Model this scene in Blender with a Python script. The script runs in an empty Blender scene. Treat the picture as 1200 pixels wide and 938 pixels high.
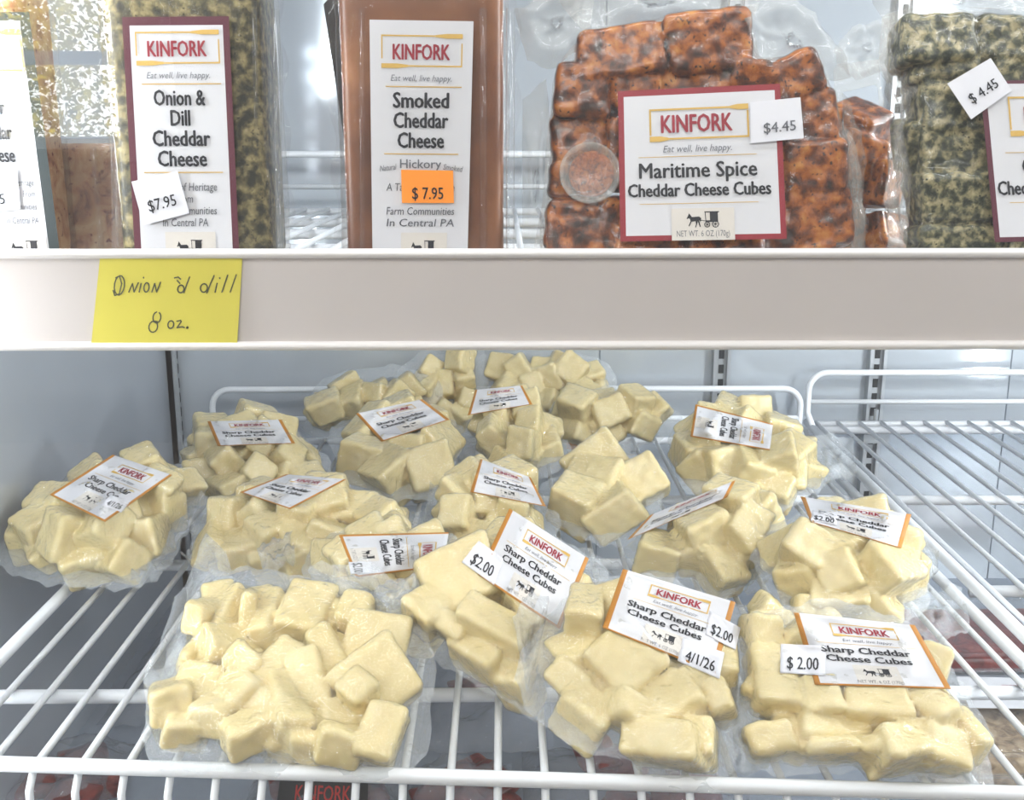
import bpy, bmesh, math, random
import numpy as np
from mathutils import Vector, Matrix
from mathutils.geometry import tessellate_polygon

# ---------------------------------------------------------------- camera, world, light
SC = bpy.context.scene
COL = SC.collection
CAMZ, FPX, W, H = 1.30, 1250.0, 1200.0, 938.0
PITCH, YAW = math.radians(13.5), math.radians(0.45)
cam_data = bpy.data.cameras.new('camera')
cam = bpy.data.objects.new('camera', cam_data)
COL.objects.link(cam)
cam.location = (0, 0, CAMZ)
cam.rotation_euler = (math.pi / 2 - PITCH, 0, -YAW)
cam_data.sensor_width = 36
cam_data.lens = FPX / W * 36
cam_data.clip_start = 0.01
SC.camera = cam

SC.view_settings.view_transform = 'Standard'
SC.view_settings.look = 'None'
SC.view_settings.exposure = 0.0
SC.view_settings.gamma = 1.0
SC.view_settings.use_curve_mapping = False
SC.cycles.transparent_max_bounces = 48
SC.cycles.max_bounces = 10
SC.cycles.caustics_reflective = False
SC.cycles.caustics_refractive = False
SC.cycles.sample_clamp_indirect = 8

world = bpy.data.worlds.new('world')
SC.world = world
world.use_nodes = True
world.node_tree.nodes['Background'].inputs[0].default_value = (0.93, 0.97, 1.0, 1)
world.node_tree.nodes['Background'].inputs[1].default_value = 0.42


def area(name, loc, target, sx, sy, power, color=(1, 1, 1)):
    l = bpy.data.lights.new(name, 'AREA')
    l.shape = 'RECTANGLE'
    l.size, l.size_y = sx, sy
    l.energy = power
    l.color = color
    o = bpy.data.objects.new(name, l)
    COL.objects.link(o)
    o.location = loc
    d = Vector(target) - Vector(loc)
    o.rotation_euler = d.to_track_quat('-Z', 'Y').to_euler()
    return o


for lx, ly in ((-0.4, -1.0), (0.5, -1.6), (1.3, -0.9)):
    area('shop_ceiling_light', (lx, ly, 2.75), (lx * 0.6, ly + 0.7, 1.0), 1.2, 0.08, 13, (1, 0.97, 0.93))
area('daylight_outside', (-1.9, -4.3, 3.4), (-2.6, -5.8, 1.8), 3.0, 2.5, 1500, (1, 0.97, 0.9))
area('mullion_light_left', (-0.36, 0.52, 1.25), (0.15, 1.0, 1.05), 0.02, 0.9, 3.2, (0.93, 0.97, 1))
area('mullion_light_right', (0.86, 0.55, 1.25), (0.25, 0.95, 0.95), 0.03, 0.9, 15.0, (0.93, 0.97, 1))
area('under_shelf_fill', (0.10, 0.585, CAMZ - 0.0925), (0.10, 0.80, 0.95), 0.95, 0.010, 0.75, (0.97, 0.98, 1))  # added fill for the lower bags and their glints, unseen behind the rail
area('canopy_light', (0.2, 0.53, 1.62), (0.2, 0.85, 0.95), 1.1, 0.04, 1.8, (0.97, 0.98, 1))

# ---------------------------------------------------------------- projection helpers
Rm = np.array(cam.rotation_euler.to_matrix())
CAM = np.array([0, 0, CAMZ])


def ray(px, py):
    px, py = np.asarray(px, float), np.asarray(py, float)
    d = np.stack([(px - W / 2) / FPX, -(py - H / 2) / FPX, -np.ones_like(px)], -1)
    d = d @ Rm.T
    return d / np.linalg.norm(d, axis=-1, keepdims=True)


def on_plane(px, py, p0, n):
    d = ray(px, py)
    t = ((np.asarray(p0) - CAM) @ np.asarray(n)) / (d @ np.asarray(n))
    return CAM + d * t[..., None]


def at_z(px, py, z):
    return on_plane(px, py, (0, 0, z), (0, 0, 1))


def at_y(px, py, y):
    return on_plane(px, py, (0, y, 0), (0, 1, 0))


def at_x(px, py, x):
    return on_plane(px, py, (x, 0, 0), (1, 0, 0))


# ---------------------------------------------------------------- materials
def lin(c):
    return tuple((v / 12.92 if v <= 0.04045 else ((v + 0.055) / 1.055) ** 2.4) for v in [x / 255 for x in c]) + (1,)


MATS = {}


def nodes_of(name):
    m = bpy.data.materials.new(name)
    m.use_nodes = True
    MATS[name] = m
    return m, m.node_tree.nodes, m.node_tree.links, m.node_tree.nodes['Principled BSDF']


def noise_bump(n, l, bsdf, scale, strength, dist=0.001, detail=3):
    t = n.new('ShaderNodeTexCoord')
    x = n.new('ShaderNodeTexNoise')
    x.inputs['Scale'].default_value = scale
    x.inputs['Detail'].default_value = detail
    b = n.new('ShaderNodeBump')
    b.inputs['Strength'].default_value = strength
    b.inputs['Distance'].default_value = dist
    l.new(t.outputs['Object'], x.inputs['Vector'])
    l.new(x.outputs['Fac'], b.inputs['Height'])
    l.new(b.outputs['Normal'], bsdf.inputs['Normal'])
    return t, x


def plain(name, rgb, rough=0.5, metal=0.0, spec=0.5, bump=0, bscale=60, var=0.0):
    m, n, l, b = nodes_of(name)
    b.inputs['Base Color'].default_value = lin(rgb)
    b.inputs['Roughness'].default_value = rough
    b.inputs['Metallic'].default_value = metal
    b.inputs['Specular IOR Level'].default_value = spec
    t, x = noise_bump(n, l, b, bscale, bump)
    if var:
        r = n.new('ShaderNodeMix')
        r.data_type = 'RGBA'
        r.inputs[6].default_value = lin([c * (1 - var) for c in rgb])
        r.inputs[7].default_value = lin([min(255, c * (1 + var)) for c in rgb])
        l.new(x.outputs['Fac'], r.inputs[0])
        l.new(r.outputs[2], b.inputs['Base Color'])
    return m


def mottled(name, stops, scale, detail=6, rough=0.35, sss=0.0, bump=0.25, distort=0.6, fine=None):
    """stops: (position, rgb) along a noise ramp"""
    m, n, l, b = nodes_of(name)
    t, x = noise_bump(n, l, b, scale, bump, 0.002, detail)
    x.inputs['Distortion'].default_value = distort
    cr = n.new('ShaderNodeValToRGB')
    e = cr.color_ramp.elements
    while len(e) > 1:
        e.remove(e[-1])
    e[0].position, e[0].color = stops[0][0], lin(stops[0][1])
    for p, c in stops[1:]:
        k = e.new(p)
        k.color = lin(c)
    l.new(x.outputs['Fac'], cr.inputs['Fac'])
    out = cr.outputs['Color']
    if fine:
        fs, lo, hi, frgb = fine
        y = n.new('ShaderNodeTexNoise')
        y.inputs['Scale'].default_value = fs
        y.inputs['Detail'].default_value = 4
        l.new(t.outputs['Object'], y.inputs['Vector'])
        mr = n.new('ShaderNodeMapRange')
        mr.inputs['From Min'].default_value = lo
        mr.inputs['From Max'].default_value = hi
        l.new(y.outputs['Fac'], mr.inputs['Value'])
        mx = n.new('ShaderNodeMix')
        mx.data_type = 'RGBA'
        mx.inputs[7].default_value = lin(frgb)
        l.new(mr.outputs['Result'], mx.inputs[0])
        l.new(out, mx.inputs[6])
        out = mx.outputs[2]
    l.new(out, b.inputs['Base Color'])
    b.inputs['Roughness'].default_value = rough
    b.inputs['Subsurface Weight'].default_value = sss
    b.inputs['Subsurface Radius'].default_value = (0.008, 0.006, 0.003)
    b.inputs['Subsurface Scale'].default_value = 1.0
    return m


def clear(name, milk=0.04, gloss_max=0.9, rough=0.09, ior=1.45, bump=0.3, bscale=180, tint=(1, 1, 1), milk_rgb=(235, 240, 245), base_refl=0.0):
    m, n, l, b = nodes_of(name)
    n.remove(b)
    out = n['Material Output']
    t = n.new('ShaderNodeTexCoord')
    x = n.new('ShaderNodeTexNoise')
    x.inputs['Scale'].default_value = bscale
    x.inputs['Detail'].default_value = 3
    x.inputs['Distortion'].default_value = 1.4
    bp = n.new('ShaderNodeBump')
    bp.inputs['Strength'].default_value = bump
    bp.inputs['Distance'].default_value = 0.0036 if name in ('bag_film', 'flange_film', 'pouch_film') else 0.002
    l.new(t.outputs['Object'], x.inputs['Vector'])
    l.new(x.outputs['Fac'], bp.inputs['Height'])
    tr = n.new('ShaderNodeBsdfTransparent')
    tr.inputs['Color'].default_value = (*tint, 1)
    df = n.new('ShaderNodeBsdfDiffuse')
    df.inputs['Color'].default_value = lin(milk_rgb)
    gl = n.new('ShaderNodeBsdfGlossy')
    gl.inputs['Roughness'].default_value = rough
    l.new(bp.outputs['Normal'], gl.inputs['Normal'])
    fr = n.new('ShaderNodeFresnel')
    fr.inputs['IOR'].default_value = ior
    geo = n.new('ShaderNodeNewGeometry')
    io = n.new('ShaderNodeMix')
    io.inputs[2].default_value = ior
    io.inputs[3].default_value = 1 / ior
    l.new(geo.outputs['Backfacing'], io.inputs[0])
    l.new(io.outputs[0], fr.inputs['IOR'])
    l.new(bp.outputs['Normal'], fr.inputs['Normal'])
    mr = n.new('ShaderNodeMapRange')
    mr.inputs['To Min'].default_value = base_refl
    mr.inputs['To Max'].default_value = gloss_max
    l.new(fr.outputs['Fac'], mr.inputs['Value'])
    m1 = n.new('ShaderNodeMixShader')
    m1.inputs[0].default_value = milk
    l.new(tr.outputs[0], m1.inputs[1])
    l.new(df.outputs[0], m1.inputs[2])
    m2 = n.new('ShaderNodeMixShader')
    l.new(mr.outputs['Result'], m2.inputs[0])
    l.new(m1.outputs[0], m2.inputs[1])
    l.new(gl.outputs[0], m2.inputs[2])
    l.new(m2.outputs[0], out.inputs['Surface'])
    return m


def glow(name, rgb, strength):
    m, n, l, b = nodes_of(name)
    b.inputs['Base Color'].default_value = lin(rgb)
    b.inputs['Emission Color'].default_value = lin(rgb)
    b.inputs['Emission Strength'].default_value = strength
    return m


mottled('cheese', [(0.3, (228, 207, 146)), (0.55, (236, 217, 162)), (0.8, (242, 227, 180))], 45, 5, 0.40, 0.15, 0.25, 0.2)
mottled('spiced_cheese', [(0.34, (46, 22, 10)), (0.45, (104, 50, 16)), (0.56, (168, 94, 32)), (0.72, (204, 140, 68))], 110, 9, 0.35, 0.05, 0.4, 0.12, (420, 0.60, 0.68, (40, 16, 10)))
mottled('herb_cheese', [(0.38, (36, 42, 28)), (0.47, (82, 84, 60)), (0.56, (142, 134, 98)), (0.72, (190, 178, 138))], 210, 9, 0.4, 0.05, 0.4, 0.12, (520, 0.6, 0.68, (38, 44, 24)))
mottled('dill_cheese', [(0.37, (34, 36, 22)), (0.48, (86, 80, 50)), (0.59, (138, 126, 84)), (0.75, (178, 164, 116))], 190, 9, 0.4, 0.05, 0.3, 0.12, (520, 0.6, 0.68, (38, 40, 20)))
mottled('pepper_cheese', [(0.3, (110, 40, 30)), (0.42, (186, 128, 92)), (0.62, (216, 178, 136)), (0.8, (224, 194, 156))], 75, 7, 0.4, 0.05, 0.3, 0.9, (300, 0.62, 0.68, (110, 24, 22)))
mottled('smoked_cheese', [(0.3, (84, 46, 28)), (0.5, (124, 76, 46)), (0.7, (156, 104, 66))], 18, 3, 0.35, 0.1, 0.1, 0.3)
mottled('jerky', [(0.3, (60, 20, 18)), (0.5, (112, 36, 32)), (0.75, (140, 70, 60))], 70, 6, 0.4, 0.0, 0.4, 0.8)
mottled('granola', [(0.3, (90, 74, 58)), (0.5, (150, 128, 102)), (0.75, (186, 168, 140))], 80, 7, 0.5, 0.0, 0.4, 0.8)
mottled('spice_powder', [(0.3, (96, 40, 14)), (0.5, (178, 84, 26)), (0.75, (206, 120, 60))], 380, 6, 0.8, 0.0, 0.5, 0.8)
clear('bag_film', 0.08, 1.0, 0.055, 1.5, 1.0, 130, (0.99, 0.99, 0.98), (246, 240, 214), 0.035)
clear('flange_film', 0.23, 1.0, 0.14, 1.5, 1.0, 170, (0.97, 0.98, 0.98))
clear('pack_film', 0.02, 0.8, 0.12, 1.40, 0.35, 60, (0.97, 0.96, 0.95))
clear('smudged_film', 0.22, 0.8, 0.16, 1.42, 0.6, 70, (0.96, 0.96, 0.95), (220, 218, 212))
clear('pouch_film', 0.26, 1.0, 0.10, 1.5, 1.0, 90, (0.95, 0.96, 0.98), (190, 194, 204))
clear('clear_plastic', 0.03, 0.9, 0.06, 1.45, 0.1, 40)
clear('door_glass', 0.02, 1.0, 0.004, 1.5, 0.0, 3, (0.985, 0.992, 0.99), base_refl=0.0)  # slight milk puts the haze of reflected light into the glass colour
plain('white_coated_wire', (233, 236, 240), 0.32, bump=0.03, bscale=200)
plain('rail_plastic', (214, 207, 204), 0.28, bump=0.02, bscale=30, var=0.012)
plain('rail_lip', (232, 228, 226), 0.3, bump=0.02)
plain('wall_metal', (196, 203, 210), 0.09, 0.3, bump=0.01, bscale=8, var=0.03)
plain('side_metal', (186, 193, 202), 0.20, 0.15, bump=0.03, bscale=8, var=0.03)
plain('standard_metal', (178, 182, 186), 0.3, 0.4, bump=0.03)
plain('dark_slot', (28, 32, 36), 0.6)
plain('deck_metal', (150, 158, 170), 0.35, 0.2, bump=0.05, var=0.05)
plain('seam_grey', (110, 118, 128), 0.6)
plain('label_paper', (212, 212, 216), 0.38, bump=0.03, bscale=120)
plain('sticker_paper', (222, 222, 228), 0.45, bump=0.02, bscale=120)
plain('sticker_orange', (255, 150, 40), 0.5, bump=0.02)
plain('note_yellow', (222, 210, 84), 0.7, bump=0.03, var=0.02)
plain('ink_black', (24, 26, 34), 0.5)
plain('ink_grey', (110, 112, 118), 0.6)
plain('ink_red', (150, 36, 52), 0.5)
plain('ink_pen', (78, 80, 50), 0.6)
plain('border_amber', (186, 124, 40), 0.5)
plain('border_gold', (208, 170, 88), 0.5)
plain('border_purple', (88, 34, 50), 0.45)
plain('border_red', (142, 34, 46), 0.45)
plain('border_green', (34, 46, 48), 0.45)
plain('tan_patch', (214, 208, 200), 0.5)
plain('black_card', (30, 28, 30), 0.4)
plain('ink_bright_red', (190, 50, 44), 0.5)
plain('shop_wall', (128, 116, 110), 0.8, bump=0.1, bscale=4, var=0.06)
plain('shop_floor', (120, 108, 98), 0.6, bump=0.1, bscale=6, var=0.1)
plain('window_white', (228, 226, 226), 0.5)
m_, n_, l_, b_ = nodes_of('curtain_white')
b_.inputs['Base Color'].default_value = lin((222, 220, 220))
tl_ = n_.new('ShaderNodeBsdfTranslucent')
tl_.inputs['Color'].default_value = lin((222, 220, 220))
mx_ = n_.new('ShaderNodeMixShader')
mx_.inputs[0].default_value = 0.6
l_.new(b_.outputs[0], mx_.inputs[1])
l_.new(tl_.outputs[0], mx_.inputs[2])
l_.new(mx_.outputs[0], n_['Material Output'].inputs['Surface'])
plain('led_housing', (210, 214, 218), 0.4)
glow('led_white', (235, 244, 255), 40)
glow('daylight_sky', (246, 247, 250), 10)
mottled('leaves', [(0.3, (110, 118, 22)), (0.5, (186, 170, 40)), (0.7, (226, 200, 80))], 14, 6, 0.9, 0, 0.5, 0.5)
plain('bark', (84, 66, 50), 0.9, bump=0.5, bscale=40)
M = MATS


# ---------------------------------------------------------------- object helpers
def link(name, verts, faces, mat, parent=None, smooth=False, fmats=None):
    """ONE mesh object; coordinates are in world space and become local to the parent's base"""
    root = parent
    off = np.zeros(3)
    while root is not None:
        off += np.array(root.location)
        root = root.parent
    me = bpy.data.meshes.new(name)
    v = np.asarray(verts, float) - off
    me.from_pydata(v.tolist(), [], [list(map(int, f)) for f in faces])
    for m in (mat if isinstance(mat, (list, tuple)) else [mat]):
        me.materials.append(M[m])
    if fmats is not None:
        me.polygons.foreach_set('material_index', np.asarray(fmats, np.int32))
    if smooth:
        me.polygons.foreach_set('use_smooth', np.ones(len(me.polygons), bool))
    me.update()
    o = bpy.data.objects.new(name, me)
    COL.objects.link(o)
    if parent is not None:
        o.parent = parent
    return o


def tag(o, label, cat=None, group=None, kind=None):
    if label:
        o['label'] = label
    if cat:
        o['category'] = cat
    if group:
        o['group'] = group
    if kind:
        o['kind'] = kind
    return o


def thing(name, label, cat, loc, group=None):
    o = bpy.data.objects.new(name, None)
    COL.objects.link(o)
    o.location = tuple(float(x) for x in loc)
    o.empty_display_size = 0.02
    return tag(o, label, cat, group)


class MB:
    def __init__(s):
        s.v, s.f, s.m = [], [], []

    def add(s, v, f, m=0):
        b = len(s.v)
        s.v += [tuple(map(float, p)) for p in v]
        s.f += [[i + b for i in q] for q in f]
        s.m += [m] * len(f)

    def box(s, x0, x1, y0, y1, z0, z1, m=0):
        v = [(x, y, z) for x in (x0, x1) for y in (y0, y1) for z in (z0, z1)]
        s.add(v, [(0, 1, 3, 2), (4, 6, 7, 5), (0, 4, 5, 1), (2, 3, 7, 6), (0, 2, 6, 4), (1, 5, 7, 3)], m)

    def tube(s, pts, r, n=10, m=0, cap=True):
        pts = [Vector(p) for p in pts]
        rings = []
        up = None
        for i, p in enumerate(pts):
            a = pts[max(i - 1, 0)]
            b = pts[min(i + 1, len(pts) - 1)]
            t = (b - a).normalized()
            if up is None:
                up = Vector((0, 0, 1)) if abs(t.z) < 0.9 else Vector((1, 0, 0))
            u = t.cross(up).normalized()
            w = u.cross(t).normalized()
            up = w
            rings.append([p + (u * math.cos(k * 2 * math.pi / n) + w * math.sin(k * 2 * math.pi / n)) * r for k in range(n)])
        v = [q for rg in rings for q in rg]
        f = [(i * n + k, i * n + (k + 1) % n, (i + 1) * n + (k + 1) % n, (i + 1) * n + k) for i in range(len(pts) - 1) for k in range(n)]
        if cap:
            f += [tuple(range(n))[::-1], tuple(range((len(pts) - 1) * n, len(pts) * n))]
        s.add(v, f, m)

    def build(s, name, mat, parent=None, smooth=False):
        return link(name, s.v, s.f, mat, parent, smooth, s.m)


def rbox_mesh(c, half, r, R, n=5, jit=0.0, rng=None):
    """rounded box as verts/faces: a gridded cube pulled onto inner box + radius"""
    half = np.asarray(half, float)
    r = min(r, half.min() * 0.9)
    g = np.linspace(-1, 1, n + 1)
    g = np.sign(g) * np.abs(g) ** 0.6
    V, F, idx = [], [], {}

    def vid(p):
        k = tuple(np.round(p, 5))
        if k not in idx:
            idx[k] = len(V)
            V.append(p)
        return idx[k]
    for ax in range(3):
        a, b = (ax + 1) % 3, (ax + 2) % 3
        for sgn in (-1, 1):
            for i in range(n):
                for j in range(n):
                    q = []
                    for (u, v) in ((i, j), (i + 1, j), (i + 1, j + 1), (i, j + 1)):
                        p = np.zeros(3)
                        p[ax], p[a], p[b] = sgn, g[u], g[v]
                        q.append(vid(p))
                    F.append(q if sgn > 0 else q[::-1])
    V = np.array(V) * half
    inner = np.clip(V, -(half - r), half - r)
    d = V - inner
    ln = np.linalg.norm(d, axis=1, keepdims=True)
    V = inner + d / np.maximum(ln, 1e-9) * r * (ln > 1e-9)
    if jit and rng is not None:
        k = rng.normal(size=(3, 3)) * jit
        V = V + np.sin(V[:, [1, 2, 0]] / half.mean() * 2.2 + k[0]) * half.min() * jit
        V = V * (1 + V[:, [2]] / half[2] * k[1, 0] * 0.8)
    return V @ np.asarray(R).T + np.asarray(c), F


# ---------------------------------------------------------------- text and lettering
_glyph = {}


def glyphs(s, bold=0.0, shear=0.0):
    key = (s, bold, shear)
    if key not in _glyph:
        cu = bpy.data.curves.new('t', 'FONT')
        cu.body = s
        cu.offset = bold
        cu.shear = shear
        cu.resolution_u = 2
        cu.fill_mode = 'FRONT'
        cu.align_x = 'LEFT'
        ob = bpy.data.objects.new('t', cu)
        me = bpy.data.meshes.new_from_object(ob)
        v = np.array([tuple(x.co)[:2] for x in me.vertices]).reshape(-1, 2)
        f = [list(p.vertices) for p in me.polygons]
        bpy.data.objects.remove(ob)
        bpy.data.curves.remove(cu)
        bpy.data.meshes.remove(me)
        _glyph[key] = (v, f)
    return _glyph[key]


INKS = ['ink_black', 'ink_grey', 'ink_red', 'border_gold', 'ink_pen', 'tan_patch', 'border_amber', 'ink_bright_red', 'label_paper']
K, G_, R_, AU, PEN, TAN, AMB, RED, WHT = range(9)


class Flat:
    """2-D drawing in label coordinates: u to the right, v down, both 0..1; asp = width / height"""

    def __init__(s, asp):
        s.asp, s.v, s.f, s.m, s.lift = asp, [], [], [], []

    def poly(s, pts, ink=K, lift=1):
        t = tessellate_polygon([[Vector((p[0], p[1], 0)) for p in pts]])
        b = len(s.v)
        s.v += [tuple(p) for p in pts]
        s.lift += [lift] * len(pts)
        s.f += [[b + i for i in q] for q in t]
        s.m += [ink] * len(t)

    def rect(s, u0, v0, u1, v1, ink, lift=1, n=14):
        """a gridded rectangle so that it bends with the paper"""
        nu = max(1, int(round(abs(u1 - u0) * n)))
        nv = max(1, int(round(abs(v1 - v0) * n)))
        b = len(s.v)
        for i in range(nu + 1):
            for j in range(nv + 1):
                s.v.append((u0 + (u1 - u0) * i / nu, v0 + (v1 - v0) * j / nv))
                s.lift.append(lift)
        for i in range(nu):
            for j in range(nv):
                a = b + i * (nv + 1) + j
                s.f.append([a, a + nv + 1, a + nv + 2, a + 1])
                s.m.append(ink)

    def text(s, t, u, v, cap, ink=K, bold=0.0, squeeze=0.8, shear=0.0, align='C', width=None, rot=0.0):
        """cap = capital height as a share of the label height; (u, v) = middle of the capitals"""
        gv, gf = glyphs(t, 0.0, shear)
        if not len(gv):
            return
        if bold:     # heavier strokes: the same letters laid over each other, slightly shifted
            n0 = len(gv)
            sh = [(-bold * 1.25, 0), (bold * 1.25, 0), (0, bold * 0.6), (0, -bold * 0.6)]
            gv = np.concatenate([gv + np.array(d) for d in sh])
            gf = [[i + k * n0 for i in q] for k in range(4) for q in gf]
        sc = cap / 0.70
        x = gv[:, 0] * sc * squeeze / s.asp
        y = -(gv[:, 1] - 0.35) * sc
        w = x.max() - x.min()
        x = x - x.min()
        if width:
            x *= width / w
            w = width
        x -= {'C': w / 2, 'L': 0, 'R': w}[align]
        if rot:
            x, y = x * math.cos(rot) - y * math.sin(rot) / s.asp, x * math.sin(rot) * s.asp + y * math.cos(rot)
        b = len(s.v)
        s.v += list(zip((x + u).tolist(), (y + v).tolist()))
        s.lift += [2] * len(gv)
        s.f += [[b + i for i in q] for q in gf]
        s.m += [ink] * len(gf)

    def stroke(s, pts, wd, ink=PEN):
        pts = [np.array((p[0] * s.asp, p[1])) for p in pts]
        for a, b in zip(pts[:-1], pts[1:]):
            d = b - a
            L = np.linalg.norm(d)
            if L < 1e-6:
                continue
            d /= L
            n = np.array((-d[1], d[0])) * wd / 2
            e = d * wd * 0.35
            q = [a + n - e, b + n + e, b - n + e, a - n - e]
            s.poly([(p[0] / s.asp, p[1]) for p in q], ink, 2)

    def buggy(s, u, v, h, ink=K):
        """horse pulling a covered buggy, h tall, centred at (u, v)"""
        horse = [(.05, .62), (.0, .54), (.03, .5), (.12, .56), (.2, .5), (.22, .38), (.10, .12), (.15, .08), (.28, .36), (.5, .38), (.52, .2), (.46, .02),
                 (.51, .02), (.6, .25), (.62, .38), (.72, .05), (.78, .05), (.7, .45), (.78, .3), (.82, .55), (.7, .64), (.3, .62), (.2, .77), (.13, .84), (.11, .76)]
        cab = [(1.30, .32), (1.75, .32), (1.75, .85), (1.82, .87), (1.82, .93), (1.0, .93), (1.0, .88), (1.30, .86)]
        post = [(1.03, .88), (1.07, .88), (1.09, .42), (1.30, .42), (1.30, .32), (1.05, .34)]
        shaft = [(.68, .47), (1.1, .40), (1.1, .36), (.68, .43)]

        def tr(p):
            return (u + (p[0] - 0.91) * h / s.asp, v - (p[1] - 0.47) * h)
        for p in (horse, cab, post, shaft):
            s.poly([tr(q) for q in p], ink, 2)
        for cx, cy, r in ((1.14, .18, .17), (1.60, .20, .20)):
            for k in range(16):
                a0, a1 = k * math.pi / 8, (k + 1) * math.pi / 8
                s.poly([tr((cx + math.cos(a) * q, cy + math.sin(a) * q)) for a, q in ((a0, r), (a1, r), (a1, r - .045), (a0, r - .045))], ink, 2)
            for k in range(4):
                a = k * math.pi / 4
                d = np.array((math.cos(a), math.sin(a))) * r
                e = np.array((-math.sin(a), math.cos(a))) * .012
                s.poly([tr((cx, cy) + x) for x in (d + e, -d + e, -d - e, d - e)], ink, 2)

    def emblem(s, u0, v0, u1, v1, th=0.012):
        """thin gold frame of two forks closing on each other around the shop's name"""
        tu = th / s.asp
        s.rect(u0, v0, u1 - 0.10 / s.asp, v0 + th, AU)
        s.rect(u0 + 0.10 / s.asp, v1 - th, u1, v1, AU)
        s.rect(u0, v0, u0 + tu, v1 - 0.03, AU)
        s.rect(u1 - tu, v0 + 0.03, u1, v1, AU)
        s.poly([(u1 - .12 / s.asp, v0 - th * .2), (u1 - .07 / s.asp, v0 - th), (u1, v0 - th), (u1, v0 + 2 * th), (u1 - .07 / s.asp, v0 + 2 * th), (u1 - .12 / s.asp, v0 + 1.2 * th)], AU)
        s.poly([(u0 + .12 / s.asp, v1 - th * 1.2), (u0 + .07 / s.asp, v1 - 2 * th), (u0, v1 - 2 * th), (u0, v1 + th), (u0 + .07 / s.asp, v1 + th), (u0 + .12 / s.asp, v1 + th * .2)], AU)


def quad_map(quad):
    q = np.array(quad, float)

    def f(u, v):
        u, v = np.asarray(u)[..., None], np.asarray(v)[..., None]
        return q[0] * (1 - u) * (1 - v) + q[1] * u * (1 - v) + q[2] * u * v + q[3] * (1 - u) * v
    return f


def fill_nan(t):
    t = t.copy()
    for _ in range(80):
        bad = np.isnan(t)
        if not bad.any():
            break
        p = np.pad(t, 1, constant_values=np.nan)
        st = np.stack([p[:-2, 1:-1], p[2:, 1:-1], p[1:-1, :-2], p[1:-1, 2:]])
        cnt = (~np.isnan(st)).sum(0)
        sm = np.nansum(st, 0)
        t = np.where(bad & (cnt > 0), sm / np.maximum(cnt, 1), t)
    return t


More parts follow.
